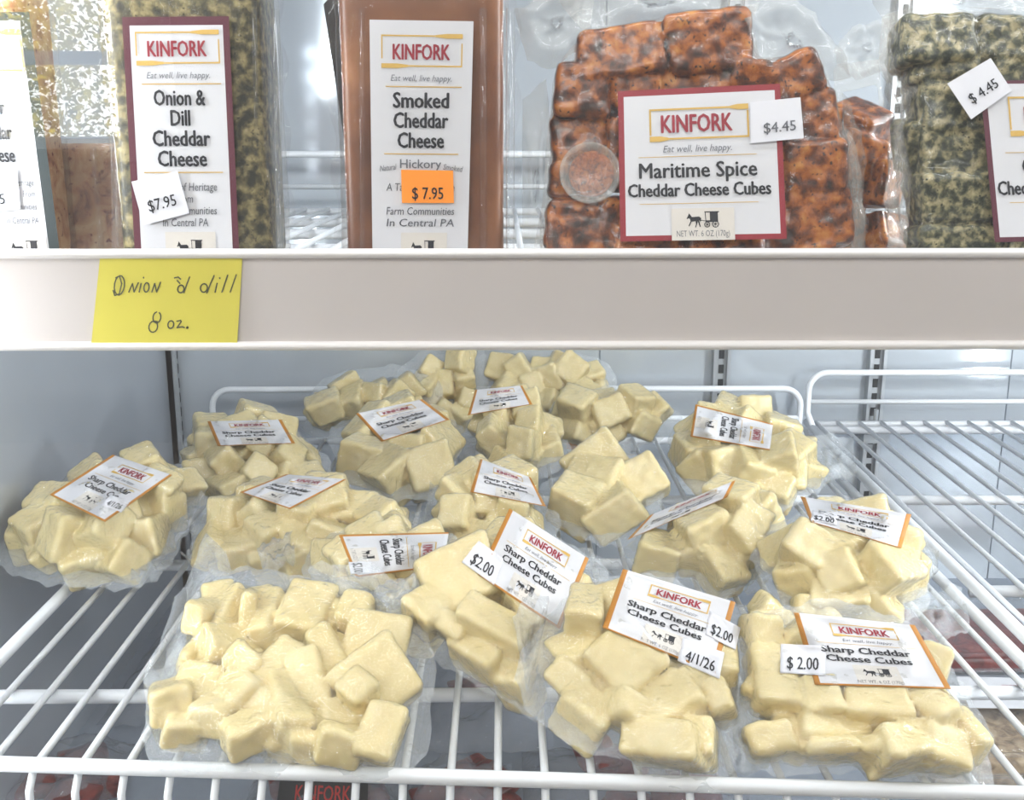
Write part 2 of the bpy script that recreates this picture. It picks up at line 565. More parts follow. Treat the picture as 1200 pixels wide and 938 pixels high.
class Paper:
    """a label or sticker laid on the surface that `hit` returns (distance along each sight line)"""

    def __init__(s, hit, quad, smooth=3, off=0.0010, n=22, under=()):
        s.map = quad_map(quad)
        s.curved = smooth > 0
        s.n = n
        g = np.linspace(0, 1, n + 1)
        U, V = np.meshgrid(g, g, indexing='ij')
        P = s.map(U, V)
        s.D = ray(P[..., 0], P[..., 1])
        th = hit(P[..., 0], P[..., 1])
        if smooth:
            ok = ~np.isnan(th)
            a, c = U * 2 - 1, V * 2 - 1
            B = np.stack([np.ones_like(a), a, c, a * a, a * c, c * c, a * a * c, a * c * c], -1)
            wt = np.ones_like(th)
            for _ in range(4):
                A = B[ok] * wt[ok][:, None]
                co = np.linalg.lstsq(A.T @ A + np.diag([0, 0, 0, 1, 1, 1, 3, 3.]) * 0.5, A.T @ (th[ok] * wt[ok]), rcond=None)[0]
                fit = B @ co
                wt = 1 / (1 + np.abs(np.nan_to_num(th - fit)) / 0.004)
                wt = np.where(np.nan_to_num(th - fit) < 0, wt * 1.6, wt)
            t0 = np.where(ok, np.clip(th, fit - 0.009, fit + 0.004), fit)
        else:
            t0 = th
        t = t0
        for _ in range(smooth):
            p = np.pad(t, 1, mode='edge')
            t = (p[:-2, 1:-1] + p[2:, 1:-1] + p[1:-1, :-2] + p[1:-1, 2:] + 2 * t) / 6
        t = np.minimum(t, t0) - off
        if smooth:
            for _ in range(2):
                p = np.pad(t, 1, mode='edge')
                t = (p[:-2, 1:-1] + p[2:, 1:-1] + p[1:-1, :-2] + p[1:-1, 2:] + 2 * t) / 6
            t = np.minimum(t, np.where(np.isnan(th), 9, th) - off)
        for o in under:   # papers underneath
            d = np.hypot(P[..., 0][..., None] - o.P[..., 0].ravel(), P[..., 1][..., None] - o.P[..., 1].ravel())
            k = d.argmin(-1)
            tt = o.t.ravel()[k]
            near = d.min(-1) < 9
            t = np.where(near, np.minimum(t, tt - 0.0006), t)
        s.t, s.P = t, P

    def pos(s, u, v, lift=0.0):
        u = np.clip(np.asarray(u, float), 0, 1)
        v = np.clip(np.asarray(v, float), 0, 1)
        p = s.map(u, v)
        d = ray(p[..., 0], p[..., 1])
        fu, fv = u * s.n, v * s.n
        i = np.minimum(fu.astype(int), s.n - 1)
        j = np.minimum(fv.astype(int), s.n - 1)
        a, b = fu - i, fv - j
        t = s.t[i, j] * (1 - a) * (1 - b) + s.t[i + 1, j] * a * (1 - b) + s.t[i, j + 1] * (1 - a) * b + s.t[i + 1, j + 1] * a * b
        return CAM + d * (t - lift)[..., None]

    def sheet(s, name, mats, parent, border=None, thick=0.00025):
        """border: dict side -> width share; sides L R T B coloured with material 1"""
        border = border or {}
        g = np.linspace(0, 1, s.n + 1)
        gu = sorted(set(list(np.round(g, 4)) + [x for x in (border.get('L'), 1 - border.get('R', 0)) if x not in (None, 0, 1)]))
        gv = sorted(set(list(np.round(g, 4)) + [x for x in (border.get('T'), 1 - border.get('B', 0)) if x not in (None, 0, 1)]))
        U, V = np.meshgrid(gu, gv, indexing='ij')
        top = s.pos(U, V)
        d = top - CAM
        bot = top + d / np.linalg.norm(d, axis=-1, keepdims=True) * thick
        nu, nv = len(gu), len(gv)
        vs = np.concatenate([top.reshape(-1, 3), bot.reshape(-1, 3)])
        N = nu * nv
        F, m = [], []
        for i in range(nu - 1):
            for j in range(nv - 1):
                a, b, c, e = i * nv + j, (i + 1) * nv + j, (i + 1) * nv + j + 1, i * nv + j + 1
                F.append((a, e, c, b))
                um, vm = (gu[i] + gu[i + 1]) / 2, (gv[j] + gv[j + 1]) / 2
                m.append(1 if (um < border.get('L', 0) or um > 1 - border.get('R', 0) or vm < border.get('T', 0) or vm > 1 - border.get('B', 0)) else 0)
                F.append((a + N, b + N, c + N, e + N))
                m.append(0)
        rim = [i * nv for i in range(nu)] + [(nu - 1) * nv + j for j in range(1, nv)] + [i * nv + nv - 1 for i in range(nu - 2, -1, -1)] + [j for j in range(nv - 2, 0, -1)]
        for a, b in zip(rim, rim[1:] + rim[:1]):
            F.append((a, b, b + N, a + N))
            m.append(0)
        o = link(name, vs, F, mats, parent, False, m)
        flags = np.zeros(len(F), bool)
        if s.curved:
            flags[:2 * (nu - 1) * (nv - 1):2] = True
        o.data.polygons.foreach_set('use_smooth', flags)
        return o

    def letters(s, flat, parent, step=0.0002, name='lettering'):
        vv, lf, ff, mm = [tuple(x) for x in flat.v], list(flat.lift), [], []
        todo = [(list(f), m) for f, m in zip(flat.f, flat.m)]
        lim = 0.045 if s.curved else 0.3
        while todo:      # split long faces so that thin strokes follow the bend of the paper
            f, m = todo.pop()
            if len(f) > 3:
                L0 = max(math.dist(vv[f[i]], vv[f[(i + 1) % len(f)]]) for i in range(len(f)))
                if L0 < 0.08:
                    ff.append(f); mm.append(m)
                else:
                    todo += [([f[0], f[i], f[i + 1]], m) for i in range(1, len(f) - 1)]
                continue
            L = [math.dist(vv[f[i]], vv[f[(i + 1) % 3]]) for i in range(3)]
            k = max(range(3), key=lambda i: L[i])
            if L[k] <= lim:
                ff.append(f); mm.append(m)
                continue
            a, b, c = f[k], f[(k + 1) % 3], f[(k + 2) % 3]
            vv.append(((vv[a][0] + vv[b][0]) / 2, (vv[a][1] + vv[b][1]) / 2))
            lf.append(lf[a])
            q = len(vv) - 1
            todo += [([a, q, c], m), ([q, b, c], m)]
        uv = np.array(vv)
        p = s.pos(uv[:, 0], uv[:, 1], 0.00025 + step * np.array(lf))
        used = sorted(set(mm))
        return link(name, p, ff, [INKS[k] for k in used], parent, False, [used.index(k) for k in mm])


def plane_hit(p0, n):
    def f(px, py):
        d = ray(px, py)
        return ((np.asarray(p0) - CAM) @ np.asarray(n)) / (d @ np.asarray(n))
    return f


# ---------------------------------------------------------------- surface of smooth-joined cubes
def surface_nets(D, org, h):
    s = D < 0
    nx, ny, nz = D.shape
    cs = np.zeros((nx - 1, ny - 1, nz - 1), int)
    for a in (0, 1):
        for b in (0, 1):
            for c in (0, 1):
                cs += s[a:nx - 1 + a, b:ny - 1 + b, c:nz - 1 + c]
    act = (cs > 0) & (cs < 8)
    idx = -np.ones(act.shape, int)
    cells = np.argwhere(act)
    idx[act] = np.arange(len(cells))
    acc = np.zeros((len(cells), 3))
    cnt = np.zeros(len(cells))
    cor = [(a, b, c) for a in (0, 1) for b in (0, 1) for c in (0, 1)]
    for i in range(8):
        for j in range(i + 1, 8):
            if sum(abs(x - y) for x, y in zip(cor[i], cor[j])) != 1:
                continue
            A, B = cells + cor[i], cells + cor[j]
            da, db = D[tuple(A.T)], D[tuple(B.T)]
            x = (da < 0) != (db < 0)
            t = np.where(x, da / np.where(np.abs(da - db) < 1e-12, 1, da - db), 0)
            p = np.array(cor[i]) + t[:, None] * (np.array(cor[j]) - np.array(cor[i]))
            acc[x] += p[x]
            cnt[x] += 1
    V = org + (cells + acc / np.maximum(cnt, 1)[:, None]) * h
    F = []
    for ax in range(3):
        o1, o2 = (ax + 1) % 3, (ax + 2) % 3
        sl0 = [slice(1, -1)] * 3
        sl1 = [slice(1, -1)] * 3
        sl0[ax], sl1[ax] = slice(0, D.shape[ax] - 1), slice(1, D.shape[ax])
        x = s[tuple(sl0)] != s[tuple(sl1)]
        base = np.argwhere(x)
        neg = s[tuple(sl0)][x]
        off = np.ones(3, int)
        off[ax] = 0
        e = base + off
        q = []
        for da, db in ((0, 0), (-1, 0), (-1, -1), (0, -1)):
            c = e.copy()
            c[:, o1] += da
            c[:, o2] += db
            q.append(idx[tuple(c.T)])
        q = np.stack(q, 1)
        q = np.where(neg[:, None], q, q[:, ::-1])
        F.append(q[(q >= 0).all(1)])
    return V, np.concatenate(F)


def in_poly(p, poly):
    x, y = p[..., 0], p[..., 1]
    r = np.zeros(x.shape, bool)
    n = len(poly)
    for i in range(n):
        (x0, y0), (x1, y1) = poly[i], poly[(i + 1) % n]
        c = ((y0 > y) != (y1 > y)) & (x < (x1 - x0) * (y - y0) / (y1 - y0 + 1e-12) + x0)
        r ^= c
    return r


def edge_dist(p, poly):
    d = np.full(p.shape[:-1], 1e9)
    n = len(poly)
    for i in range(n):
        a, b = poly[i], poly[(i + 1) % n]
        ab = b - a
        t = np.clip(((p - a) @ ab) / (ab @ ab + 1e-12), 0, 1)
        d = np.minimum(d, np.linalg.norm(p - (a + t[..., None] * ab), axis=-1))
    return d


def resample(poly, n):
    poly = np.asarray(poly, float)
    L = np.r_[0, np.cumsum(np.linalg.norm(np.roll(poly, -1, 0) - poly, axis=1))]
    P = np.r_[poly, poly[:1]]
    t = np.linspace(0, L[-1], n, endpoint=False)
    return np.stack([np.interp(t, L, P[:, k]) for k in range(P.shape[1])], 1)


def rot_to(xa, ya, za, yaw=0, ax=0, ay=0):
    B = np.stack([xa, ya, za], 1)
    R = np.array(Matrix.Rotation(yaw, 3, 'Z') @ Matrix.Rotation(ax, 3, 'X') @ Matrix.Rotation(ay, 3, 'Y'))
    return B @ R


class Bag:
    """vacuum bag: cubes (parts), tight film (part), seal edge (part)"""

    def __init__(s, name, label, cat, group, poly, p0, normal, cube_mat, seed, size=0.026, layers=2, cubes=None, zoom=None, floor=0.0,
                 flaps=(), film='bag_film', flange='flange_film', margin=0.011, k=0.0013, cube_name='cheese_cube', droop=0.35, thick=1.0, wobble=0.27, groove_depth=0.0022):
        rng = np.random.default_rng(seed)
        n = np.asarray(normal, float)
        n /= np.linalg.norm(n)
        xa = np.array((1.0, 0, 0))
        xa -= n * (xa @ n)
        xa /= np.linalg.norm(xa)
        ya = np.cross(n, xa)
        p0 = np.asarray(p0, float)
        s.n, s.xa, s.ya, s.p0 = n, xa, ya, p0

        def loc2(px, py):
            q = on_plane(px, py, p0, n) - p0
            return np.stack([q @ xa, q @ ya], -1)
        poly = np.array(poly, float)
        P2 = loc2(poly[:, 0], poly[:, 1])
        s.P2 = P2
        B = []    # centre, half, R
        if cubes:
            zx, zy, zs = zoom
            for c in cubes:
                cx, cy, cw, ch, an = c[:5]
                dz = c[5] if len(c) > 5 else 0.0
                a = math.radians(an)
                X, Y = zx + cx / zs, zy + cy / zs
                e = loc2(np.array([X, X + math.cos(a) * cw / zs / 2, X - math.sin(a) * ch / zs / 2]), np.array([Y, Y + math.sin(a) * cw / zs / 2, Y + math.cos(a) * ch / zs / 2]))
                hu, hv = np.linalg.norm(e[1] - e[0]), np.linalg.norm(e[2] - e[0])
                yaw = math.atan2(e[1][1] - e[0][1], e[1][0] - e[0][0])
                hz = size * 0.5 * rng.uniform(0.85, 1.1) * thick
                R = rot_to(xa, ya, n, yaw, rng.normal() * wobble, rng.normal() * wobble)
                ctr = p0 + xa * e[0][0] + ya * e[0][1] + n * (dz * 1.3 + rng.normal() * size * 0.15 * min(1.0, wobble * 5))
                B.append((ctr, np.array((hu * 1.03, hv * 1.03, hz)), R))
        lo, hi = P2.min(0), P2.max(0)
        if cubes:
            bed = size * 0.95
            pts = []
            cand = lo + (hi - lo) * rng.random((900, 2))
            for c in cand[in_poly(cand, P2) & (edge_dist(cand, P2) > size * 0.45)]:
                if all(np.hypot(*(c - q)) > bed for q in pts):
                    pts.append(c)
            for c in pts:
                R = rot_to(xa, ya, n, rng.uniform(0, math.pi), rng.normal() * 0.15, rng.normal() * 0.15)
                B.append((p0 + xa * c[0] + ya * c[1] - n * size * 0.26, size * np.array((0.5, 0.5, 0.42)) * thick, R))
        for lay in range(layers):
            inset = size * (0.30 if lay == 0 else 0.62)
            md = size * (0.70 if lay == 0 else 0.76)
            pts = []
            cand = lo + (hi - lo) * rng.random((1500, 2))
            ok = in_poly(cand, P2) & (edge_dist(cand, P2) > inset)
            for c in cand[ok]:
                if all(np.hypot(*(c - q)) > md for q in pts):
                    pts.append(c)
            for c in pts:
                hs = size * 0.5 * rng.uniform(0.78, 1.15, 3) * np.array((1.05, 1, 0.95))
                R = rot_to(xa, ya, n, rng.uniform(0, math.pi), rng.normal() * 0.42, rng.normal() * 0.42)
                zz = lay * size * 0.62 * thick + rng.normal() * size * 0.07
                B.append((p0 + xa * c[0] + ya * c[1] + n * zz, hs, R))
        # keep every cube above the surface it lies on
        ext = lambda R, h: np.abs(R[2]) @ h
        B = [(c + np.array((0, 0, max(0, floor + 0.0012 + 0.86 * ext(R, h) - c[2]))), h, R) for c, h, R in B]
        s.B = B
        allp = np.array([c for c, h, R in B])
        s.root = thing(name, label, cat, (allp[:, 0].mean(), allp[:, 1].mean(), max(floor, allp[:, 2].min() - size * 0.5)), group)
        # field: cubes pressed together under the film
        mg = size * 1.1 + 0.022
        h = 0.0018
        lo3, hi3 = allp.min(0) - mg, allp.max(0) + mg
        N = np.ceil((hi3 - lo3) / h).astype(int) + 1
        kf = k * 2.2
        S1, S2 = np.zeros(N), np.zeros(N)
        best, second, who = np.full(N, 1e9), np.full(N, 1e9), np.zeros(N, np.int16)
        rad = 0.0044
        for ci, (c, hf, R) in enumerate(B):
            e = np.abs(R) @ hf * 1.25 + 0.017
            i0 = np.maximum(0, np.floor((c - e - lo3) / h).astype(int))
            i1 = np.minimum(N, np.ceil((c + e - lo3) / h).astype(int) + 1)
            sl = tuple(slice(a, b) for a, b in zip(i0, i1))
            g = np.stack(np.meshgrid(*[np.arange(a, b) for a, b in zip(i0, i1)], indexing='ij'), -1) * h + lo3 - c
            g = g @ R
            sk = rng.normal(size=4) * 0.07
            gc = np.clip(g, -hf, hf)
            g = g * (1 + sk[0] * np.clip(g[..., [1]] / hf[1], -1.3, 1.3)) + np.stack([gc[..., 1] * sk[1], gc[..., 2] * sk[2], gc[..., 0] * sk[3]], -1)
            q = np.abs(g) - (hf - rad)
            d = np.linalg.norm(np.maximum(q, 0), axis=-1) + np.minimum(q.max(-1), 0) - rad
            S1[sl] += np.exp(-np.clip(d, -0.02, 1) / k)
            S2[sl] += np.exp(-np.clip(d, -0.02, 1) / kf)
            m = d < best[sl]
            second[sl] = np.where(m, best[sl], np.minimum(second[sl], d))
            best[sl] = np.where(m, d, best[sl])
            who[sl] = np.where(m, ci, who[sl])
        G = [lo3[i] + np.arange(N[i]) * h for i in range(3)]
        wob = 0.00035 * (np.sin(G[0] * 420)[:, None, None] * np.sin(G[1] * 390 + 1)[None, :, None] + np.sin(G[2] * 510 + 2)[None, None, :] * np.sin(G[0] * 310)[:, None, None])
        groove = np.exp(-np.clip(second - best, 0, 0.1) / 0.0009)
        D0 = -k * np.log(S1 + 1e-9) + 0.0004 + wob
        D1 = D0 + groove_depth * groove
        D = np.minimum(-kf * np.log(S2 + 1e-9) + 0.0008, D0 - 0.0004)
        D1 = np.maximum(D1, (floor + 0.0014 - G[2])[None, None, :])
        D = np.maximum(D, (floor + 0.0006 - G[2])[None, None, :])
        s.D, s.lo3, s.h, s.N = D, lo3, h, N
        V, F = surface_nets(D1, lo3, h)
        fc = V[F].mean(1)
        gi = np.clip(np.round((fc - lo3) / h).astype(int), 0, N - 1)
        own = who[gi[:, 0], gi[:, 1], gi[:, 2]]
        vn = np.zeros_like(V)
        fnrm = np.cross(V[F[:, 2]] - V[F[:, 0]], V[F[:, 3]] - V[F[:, 1]])
        for j in range(4):
            np.add.at(vn, F[:, j], fnrm)
        vn /= np.maximum(np.linalg.norm(vn, axis=1, keepdims=True), 1e-12)
        for ci in range(len(B)):
            f = F[own == ci]
            if len(f) < 6:
                continue
            ids, inv = np.unique(f, return_inverse=True)
            o = link(cube_name, V[ids], inv.reshape(-1, 4), cube_mat, s.root, True)
            o.data.normals_split_custom_set_from_vertices(vn[ids].tolist())
        V, F = surface_nets(D, lo3, h)
        s.film = link('film', V, F, film, s.root, True)
        # seal edge: two flat welded sheets around the cubes
        mb = MB()
        ring = resample(P2, 84)
        cen = ring.mean(0)
        ph = rng.random(6) * 6.28
        ang = np.linspace(0, 2 * math.pi, 84, endpoint=False)
        out = ring - cen
        out /= np.linalg.norm(out, axis=1, keepdims=True)
        wob = 1 + 0.35 * np.sin(3 * ang + ph[0]) + 0.25 * np.sin(5 * ang + ph[1]) + 0.12 * np.sin(11 * ang + ph[2])
        rows = []
        for r, fr in enumerate((-0.9, -0.3, 0.25, 0.6, 1.0)):
            q = ring + out * (margin * fr * np.where(fr > 0, wob, 1))[:, None] if fr > 0 else ring + out * margin * fr
            zz = (0.0016 * np.sin(17 * ang + ph[3] + r) + 0.002 * np.sin(29 * ang + ph[4])) * max(fr, 0) - droop * margin * max(fr, 0)
            p = p0 + q[:, :1] * xa + q[:, 1:] * ya + zz[:, None] * n
            p[:, 2] = np.maximum(p[:, 2], floor + 0.0008)
            rows.append(p)
        for a in range(4):
            v = np.concatenate([rows[a], rows[a + 1]])
            mb.add(v, [(i, (i + 1) % 84, 84 + (i + 1) % 84, 84 + i) for i in range(84)])
        for fl in flaps:
            s.flap(mb, fl, rng, floor)
        mb.build('seal_edge', flange, s.root, True)
        s.nlab = 0
        s.papers = []

    def flap(s, mb, fl, rng, floor):
        """loose end of film: px polygon on the bag's plane lifted by lift, wrinkled"""
        pts, lift = fl
        pp = resample(np.array(pts, float), 36)
        q = on_plane(pp[:, 0], pp[:, 1], s.p0 + s.n * lift, s.n)
        cen = q.mean(0)
        ph = rng.random(4) * 6.28
        rows = []
        ang = np.linspace(0, 2 * math.pi, 36, endpoint=False)
        for r in np.linspace(0.12, 1, 8):
            w = 0.0032 * r * np.sin(6 * ang + ph[0] + 3 * r) + 0.0022 * r * np.sin(13 * ang + ph[1]) + 0.0035 * math.sin(9 * r + ph[2])
            p = cen + (q - cen) * r + w[:, None] * s.n
            p[:, 2] = np.maximum(p[:, 2], floor + 0.0008)
            rows.append(p)
        v = np.concatenate(rows)
        f = [(a * 36 + i, a * 36 + (i + 1) % 36, (a + 1) * 36 + (i + 1) % 36, (a + 1) * 36 + i) for a in range(7) for i in range(36)]
        f.append(tuple(range(36)))
        mb.add(v, f)

    def hit(s, px, py):
        d = ray(px, py)
        t0 = np.linalg.norm(s.p0 - CAM)
        ts = np.arange(t0 - 0.16, t0 + 0.18, 0.0012)
        res = np.full(d.shape[:-1], np.nan)
        dd = d.reshape(-1, 3)
        P = (CAM + dd[:, None, :] * ts[None, :, None] - s.lo3) / s.h
        i = np.floor(P).astype(int)
        ok = ((i >= 0) & (i < s.N - 1)).all(-1)
        i = np.clip(i, 0, s.N - 2)
        f = P - i
        val = np.zeros(P.shape[:-1])
        for a in (0, 1):
            for b in (0, 1):
                for c in (0, 1):
                    w = (f[..., 0] if a else 1 - f[..., 0]) * (f[..., 1] if b else 1 - f[..., 1]) * (f[..., 2] if c else 1 - f[..., 2])
                    val += w * s.D[i[..., 0] + a, i[..., 1] + b, i[..., 2] + c]
        neg = ok & (val < 0)
        k = neg.argmax(-1)
        r = np.where(neg.any(-1), ts[k], np.nan)
        return r.reshape(res.shape)

    def label(s, quad, flat, mats=('label_paper', 'border_amber'), border=None, smooth=6, name='label'):
        p = Paper(s.hit, quad, smooth, under=s.papers)
        o = p.sheet(name, mats, s.root, border)
        p.letters(flat, o)
        s.papers.append(p)
        return p

    def sticker(s, quad, text, mat='sticker_paper', cap=0.42, v=0.62, bold=0.012, label=None, width=0.7):
        p = Paper(s.hit, quad, 5, under=s.papers, n=10)
        o = p.sheet('price_sticker' if '$' in text or not text else 'date_sticker', [mat], s.root)
        if label:
            o['label'] = label
        if text:
            fl = Flat(1.7)
            fl.text(text, 0.5, v, cap, K, bold, 0.8, width=width)
            p.letters(fl, o)
        s.papers.append(p)


# ---------------------------------------------------------------- the cooler
ZS = CAMZ - 0.353          # top of the lower wire shelf
ZU = CAMZ - 0.072          # top of the upper wire shelf
YG, YR, YB = 0.500, 0.549, 1.31
XL = -0.415
XR = 1.05
ZD = ZS - 0.205             # bottom deck


def struct(name, mb, mat, parent=None, label=None):
    o = mb.build(name, mat, parent)
    if parent is None:
        o['kind'] = 'structure'
    if label:
        o['label'] = label
    return o


b = MB(); b.box(XL - 0.02, XR + 0.02, YB, YB + 0.03, ZD - 0.02, 1.75)
wb = struct('wall_back', b, 'wall_metal', None, 'pale grey metal back wall of the cooler')
b = MB()
for px in (702, 1180):
    x = float(at_y(px, 470, YB)[0])
    b.box(x - 0.0006, x + 0.0006, YB - 0.0008, YB + 0.001, ZD, 1.7)
b.build('panel_seam', 'seam_grey', wb)
b = MB(); b.box(XL - 0.03, XL, YG + 0.012, YB, ZD - 0.02, 1.75)
wl = struct('wall_left', b, 'side_metal', None, 'grey metal side wall of the cooler')
b = MB(); b.box(XR, XR + 0.03, YG + 0.012, YB, ZD - 0.02, 1.75)
struct('wall_right', b, 'wall_metal', None, 'pale metal side wall of the cooler')
b = MB(); b.box(XL, XR, YG + 0.012, YB, ZD - 0.03, ZD)
struct('floor', b, 'deck_metal', None, 'dark metal deck at the bottom of the cooler')
b = MB(); b.box(XL, XR, YG + 0.012, YB, 1.72, 1.75)
struct('ceiling', b, 'wall_metal', None, 'metal roof of the cooler')
b = MB(); b.box(XL - 0.06, XR + 0.06, YG, YG + 0.005, ZD - 0.05, 1.80)
struct('door_1', b, 'door_glass', None, 'clear glass door of the cooler')


def standard(px, name, label):
    x = float(at_y(px, 470, YB)[0])
    t = thing(name, label, 'shelf standard', (x, YB, ZD))
    m = MB()
    wd = 0.0105
    m.box(x - wd, x - wd + 0.004, YB - 0.012, YB, ZD, 1.7)
    m.box(x + wd - 0.004, x + wd, YB - 0.012, YB, ZD, 1.7)
    m.box(x - wd + 0.003, x + wd - 0.003, YB - 0.006, YB, ZD, 1.7)
    m.build('channel', 'standard_metal', t)
    m = MB()
    z = ZD + 0.02
    while z < 1.66:
        m.box(x - 0.0032, x + 0.0032, YB - 0.0068, YB - 0.0055, z, z + 0.011)
        z += 0.0185
    m.build('slots', 'dark_slot', t)
    # bracket hook holding the shelf
    m = MB()
    m.box(x - 0.016, x + 0.016, YB - 0.026, YB - 0.010, ZS - 0.012, ZS + 0.006)
    m.tube([(x, YB - 0.018, ZS + 0.004), (x, YB - 0.018, ZS + 0.03)], 0.003)
    m.build('shelf_clip', 'standard_metal', t)


standard(842, 'shelf_standard', 'slotted metal shelf standard on the back wall behind the cheese pile')
standard(1022, 'shelf_standard', 'slotted metal shelf standard with a clip behind the empty wire shelf')
# slotted strip on the side wall
t = thing('shelf_standard', 'dark slotted shelf strip on the grey side wall', 'shelf standard', (XL, 1.24, ZD))
y0 = float(at_x(195, 430, XL)[1]); y1 = float(at_x(213, 430, XL)[1])
m = MB(); m.box(XL, XL + 0.007, y0, y1, ZD, 1.7); m.box(XL, XL + 0.012, y0, y0 + 0.005, ZD, 1.7); m.box(XL, XL + 0.012, y1 - 0.005, y1, ZD, 1.7)
m.build('channel', 'standard_metal', t)
m = MB(); z = ZD + 0.02
while z < 1.66:
    m.box(XL + 0.0065, XL + 0.0080, (y0 + y1) / 2 - 0.012, (y0 + y1) / 2 + 0.012, z, z + 0.012); z += 0.0185
m.build('slots', 'dark_slot', t)

# ---- wire shelves
RW = 0.0024


def wire_shelf(label, x0, x1, zt, front, bars, back, pitch=0.0272, xw0=None, rail_r=0.0045, apron=True, rise=0.0):
    """front: function x -> y of the front rail; zt = top of the wires"""
    yb = back
    t = thing('wire_shelf', label, 'shelf', ((x0 + x1) / 2, front((x0 + x1) / 2), zt - 0.02), None)
    zc = zt - RW
    m = MB()
    x = (xw0 if xw0 is not None else x0 + pitch / 2)
    while x < x1 - 0.006:
        yf = front(x)
        if apron:
            m.tube([(x, yb, zc), (x, yf + 0.012, zc), (x, yf + 0.002, zc - 0.002), (x, yf - 0.005, zc - 0.010), (x, yf - 0.006, zc - 0.024)], RW, 8)
        else:
            m.tube([(x, yb, zc), (x, yf, zc)], RW, 8)
        x += pitch
    m.build('deck_wires', 'white_coated_wire', t, True)
    n = 12
    xs = [x0 + (x1 - x0) * i / n for i in range(n + 1)]
    m = MB(); m.tube([(x, front(x), zc + 0.004) for x in xs], rail_r, 12); m.build('front_rail', 'white_coated_wire', t, True)
    if apron:
        m = MB(); m.tube([(x, front(x) - 0.007, zc - 0.024) for x in xs], rail_r, 12); m.build('lower_rail', 'white_coated_wire', t, True)
    for yy in bars:
        m = MB(); m.tube([(x0, yy, zc - RW - 0.0045), (x1, yy, zc - RW - 0.0045)], 0.0048, 10); m.build('cross_bar', 'white_coated_wire', t, True)
    for x in (x0, x1):
        m = MB(); m.tube([(x, yb, zc), (x, front(x), zc)], 0.0048, 10); m.build('side_rail', 'white_coated_wire', t, True)
    m = MB(); m.tube([(x0, yb, zc - 0.003), (x1, yb, zc - 0.003)], 0.0042, 10); m.build('back_bar', 'white_coated_wire', t, True)
    # raised back fence with rounded corners
    r = 0.022
    zf = zc + 0.063
    pts = [(x0, yb - 0.03, zc), (x0, yb, zc + 0.012)]
    pts += [(x0 + r - r * math.cos(a), yb, zf - r + r * math.sin(a)) for a in np.linspace(0, math.pi / 2, 7)]
    pts += [(x1 - r + r * math.sin(a), yb, zf - r + r * math.cos(a)) for a in np.linspace(0, math.pi / 2, 7)]
    pts += [(x1, yb, zc + 0.012), (x1, yb - 0.03, zc)]
    m = MB(); m.tube(pts, 0.0038, 10); m.build('back_fence', 'white_coated_wire', t, True)
    m = MB(); m.tube([(x0, yb, zc + 0.026), (x1, yb, zc + 0.026)], 0.003, 8); m.build('fence_wire', 'white_coated_wire', t, True)
    if rise:
        for o in t.children:
            for vx in o.data.vertices:
                vx.co.z += rise * (vx.co.y + t.location.y - front(0.4))
    return t


fa, fb = at_z(20, 899, ZS), at_z(1190, 934, ZS)
front_line = lambda x: float(fa[1] + (fb[1] - fa[1]) * (x - fa[0]) / (fb[0] - fa[0]))
yof = lambda py, z: float(at_z(600, py, z)[1])
XS1 = 0.366
wire_shelf('white wire shelf carrying the pile of cheese cube bags', float(at_z(252, 512, ZS)[0]), XS1, ZS, front_line, [yof(577, ZS), yof(650, ZS), yof(800, ZS)], yof(512, ZS),
           xw0=float(at_z(638.5, 905, ZS)[0]) - 13 * 0.0272)
XS2 = XS1 + 0.012
wire_shelf('empty white wire shelf to the right of the cheese pile', XS2, XR - 0.01, ZS + 0.004, front_line, [yof(513, ZS), yof(592, ZS), yof(695, ZS), yof(824, ZS)], 1.285,
           xw0=XS2 + 0.011, rise=0.018)
up = wire_shelf('upper white wire shelf behind the price rail', XL + 0.006, XR - 0.01, ZU, lambda x: YR + 0.012, [YR + 0.15, YR + 0.3, YR + 0.45, YR + 0.6], 1.27, apron=False)
xb = float(at_z(1180, 428, ZU - 0.018)[0])
m = MB(); m.tube([(xb, YR + 0.02, ZU - 0.018), (xb, 1.27, ZU - 0.018)], 0.006, 10); m.build('support_bar', 'white_coated_wire', up, True)
for yy in (YR + 0.06, 0.85, 1.1):
    m = MB(); m.tube([(xb, yy, ZU - 0.018), (xb, yy, ZU - 0.004)], 0.005, 8); m.build('support_post', 'white_coated_wire', up, True)

# ---- price rail: extruded profile
rt = thing('price_rail', 'long white plastic price rail along the upper shelf edge', 'price rail', (0.2, YR, ZU))
zt_, zb_ = float(at_y(600, 292.5, YR)[2]), float(at_y(600, 411.5, YR)[2])


def extrude(name, prof, x0, x1, mat, parent):
    n = len(prof)
    v = [(x0, y, z) for y, z in prof] + [(x1, y, z) for y, z in prof]
    f = [(i, (i + 1) % n, n + (i + 1) % n, n + i) for i in range(n)] + [tuple(range(n))[::-1], tuple(range(n, 2 * n))]
    return link(name, v, f, mat, parent)


X0, X1 = XL + 0.004, XR - 0.004
extrude('face', [(YR + 0.003, zt_ - 0.002), (YR + 0.003, zb_ + 0.002), (YR + 0.006, zb_ + 0.002), (YR + 0.006, zt_ - 0.002)], X0, X1, 'rail_plastic', rt)


def lip(zc, up):
    a = np.linspace(0, math.pi, 9)
    return [(YR + 0.008, zc - 0.0022)] + [(YR + 0.0025 - 0.0030 * math.sin(x), zc - 0.0024 * math.cos(x)) for x in a] + [(YR + 0.008, zc + 0.0022)]


extrude('top_lip', lip(zt_ - 0.0024, 1), X0, X1, 'rail_lip', rt)
extrude('bottom_lip', lip(zb_ + 0.0024, -1), X0, X1, 'rail_lip', rt)

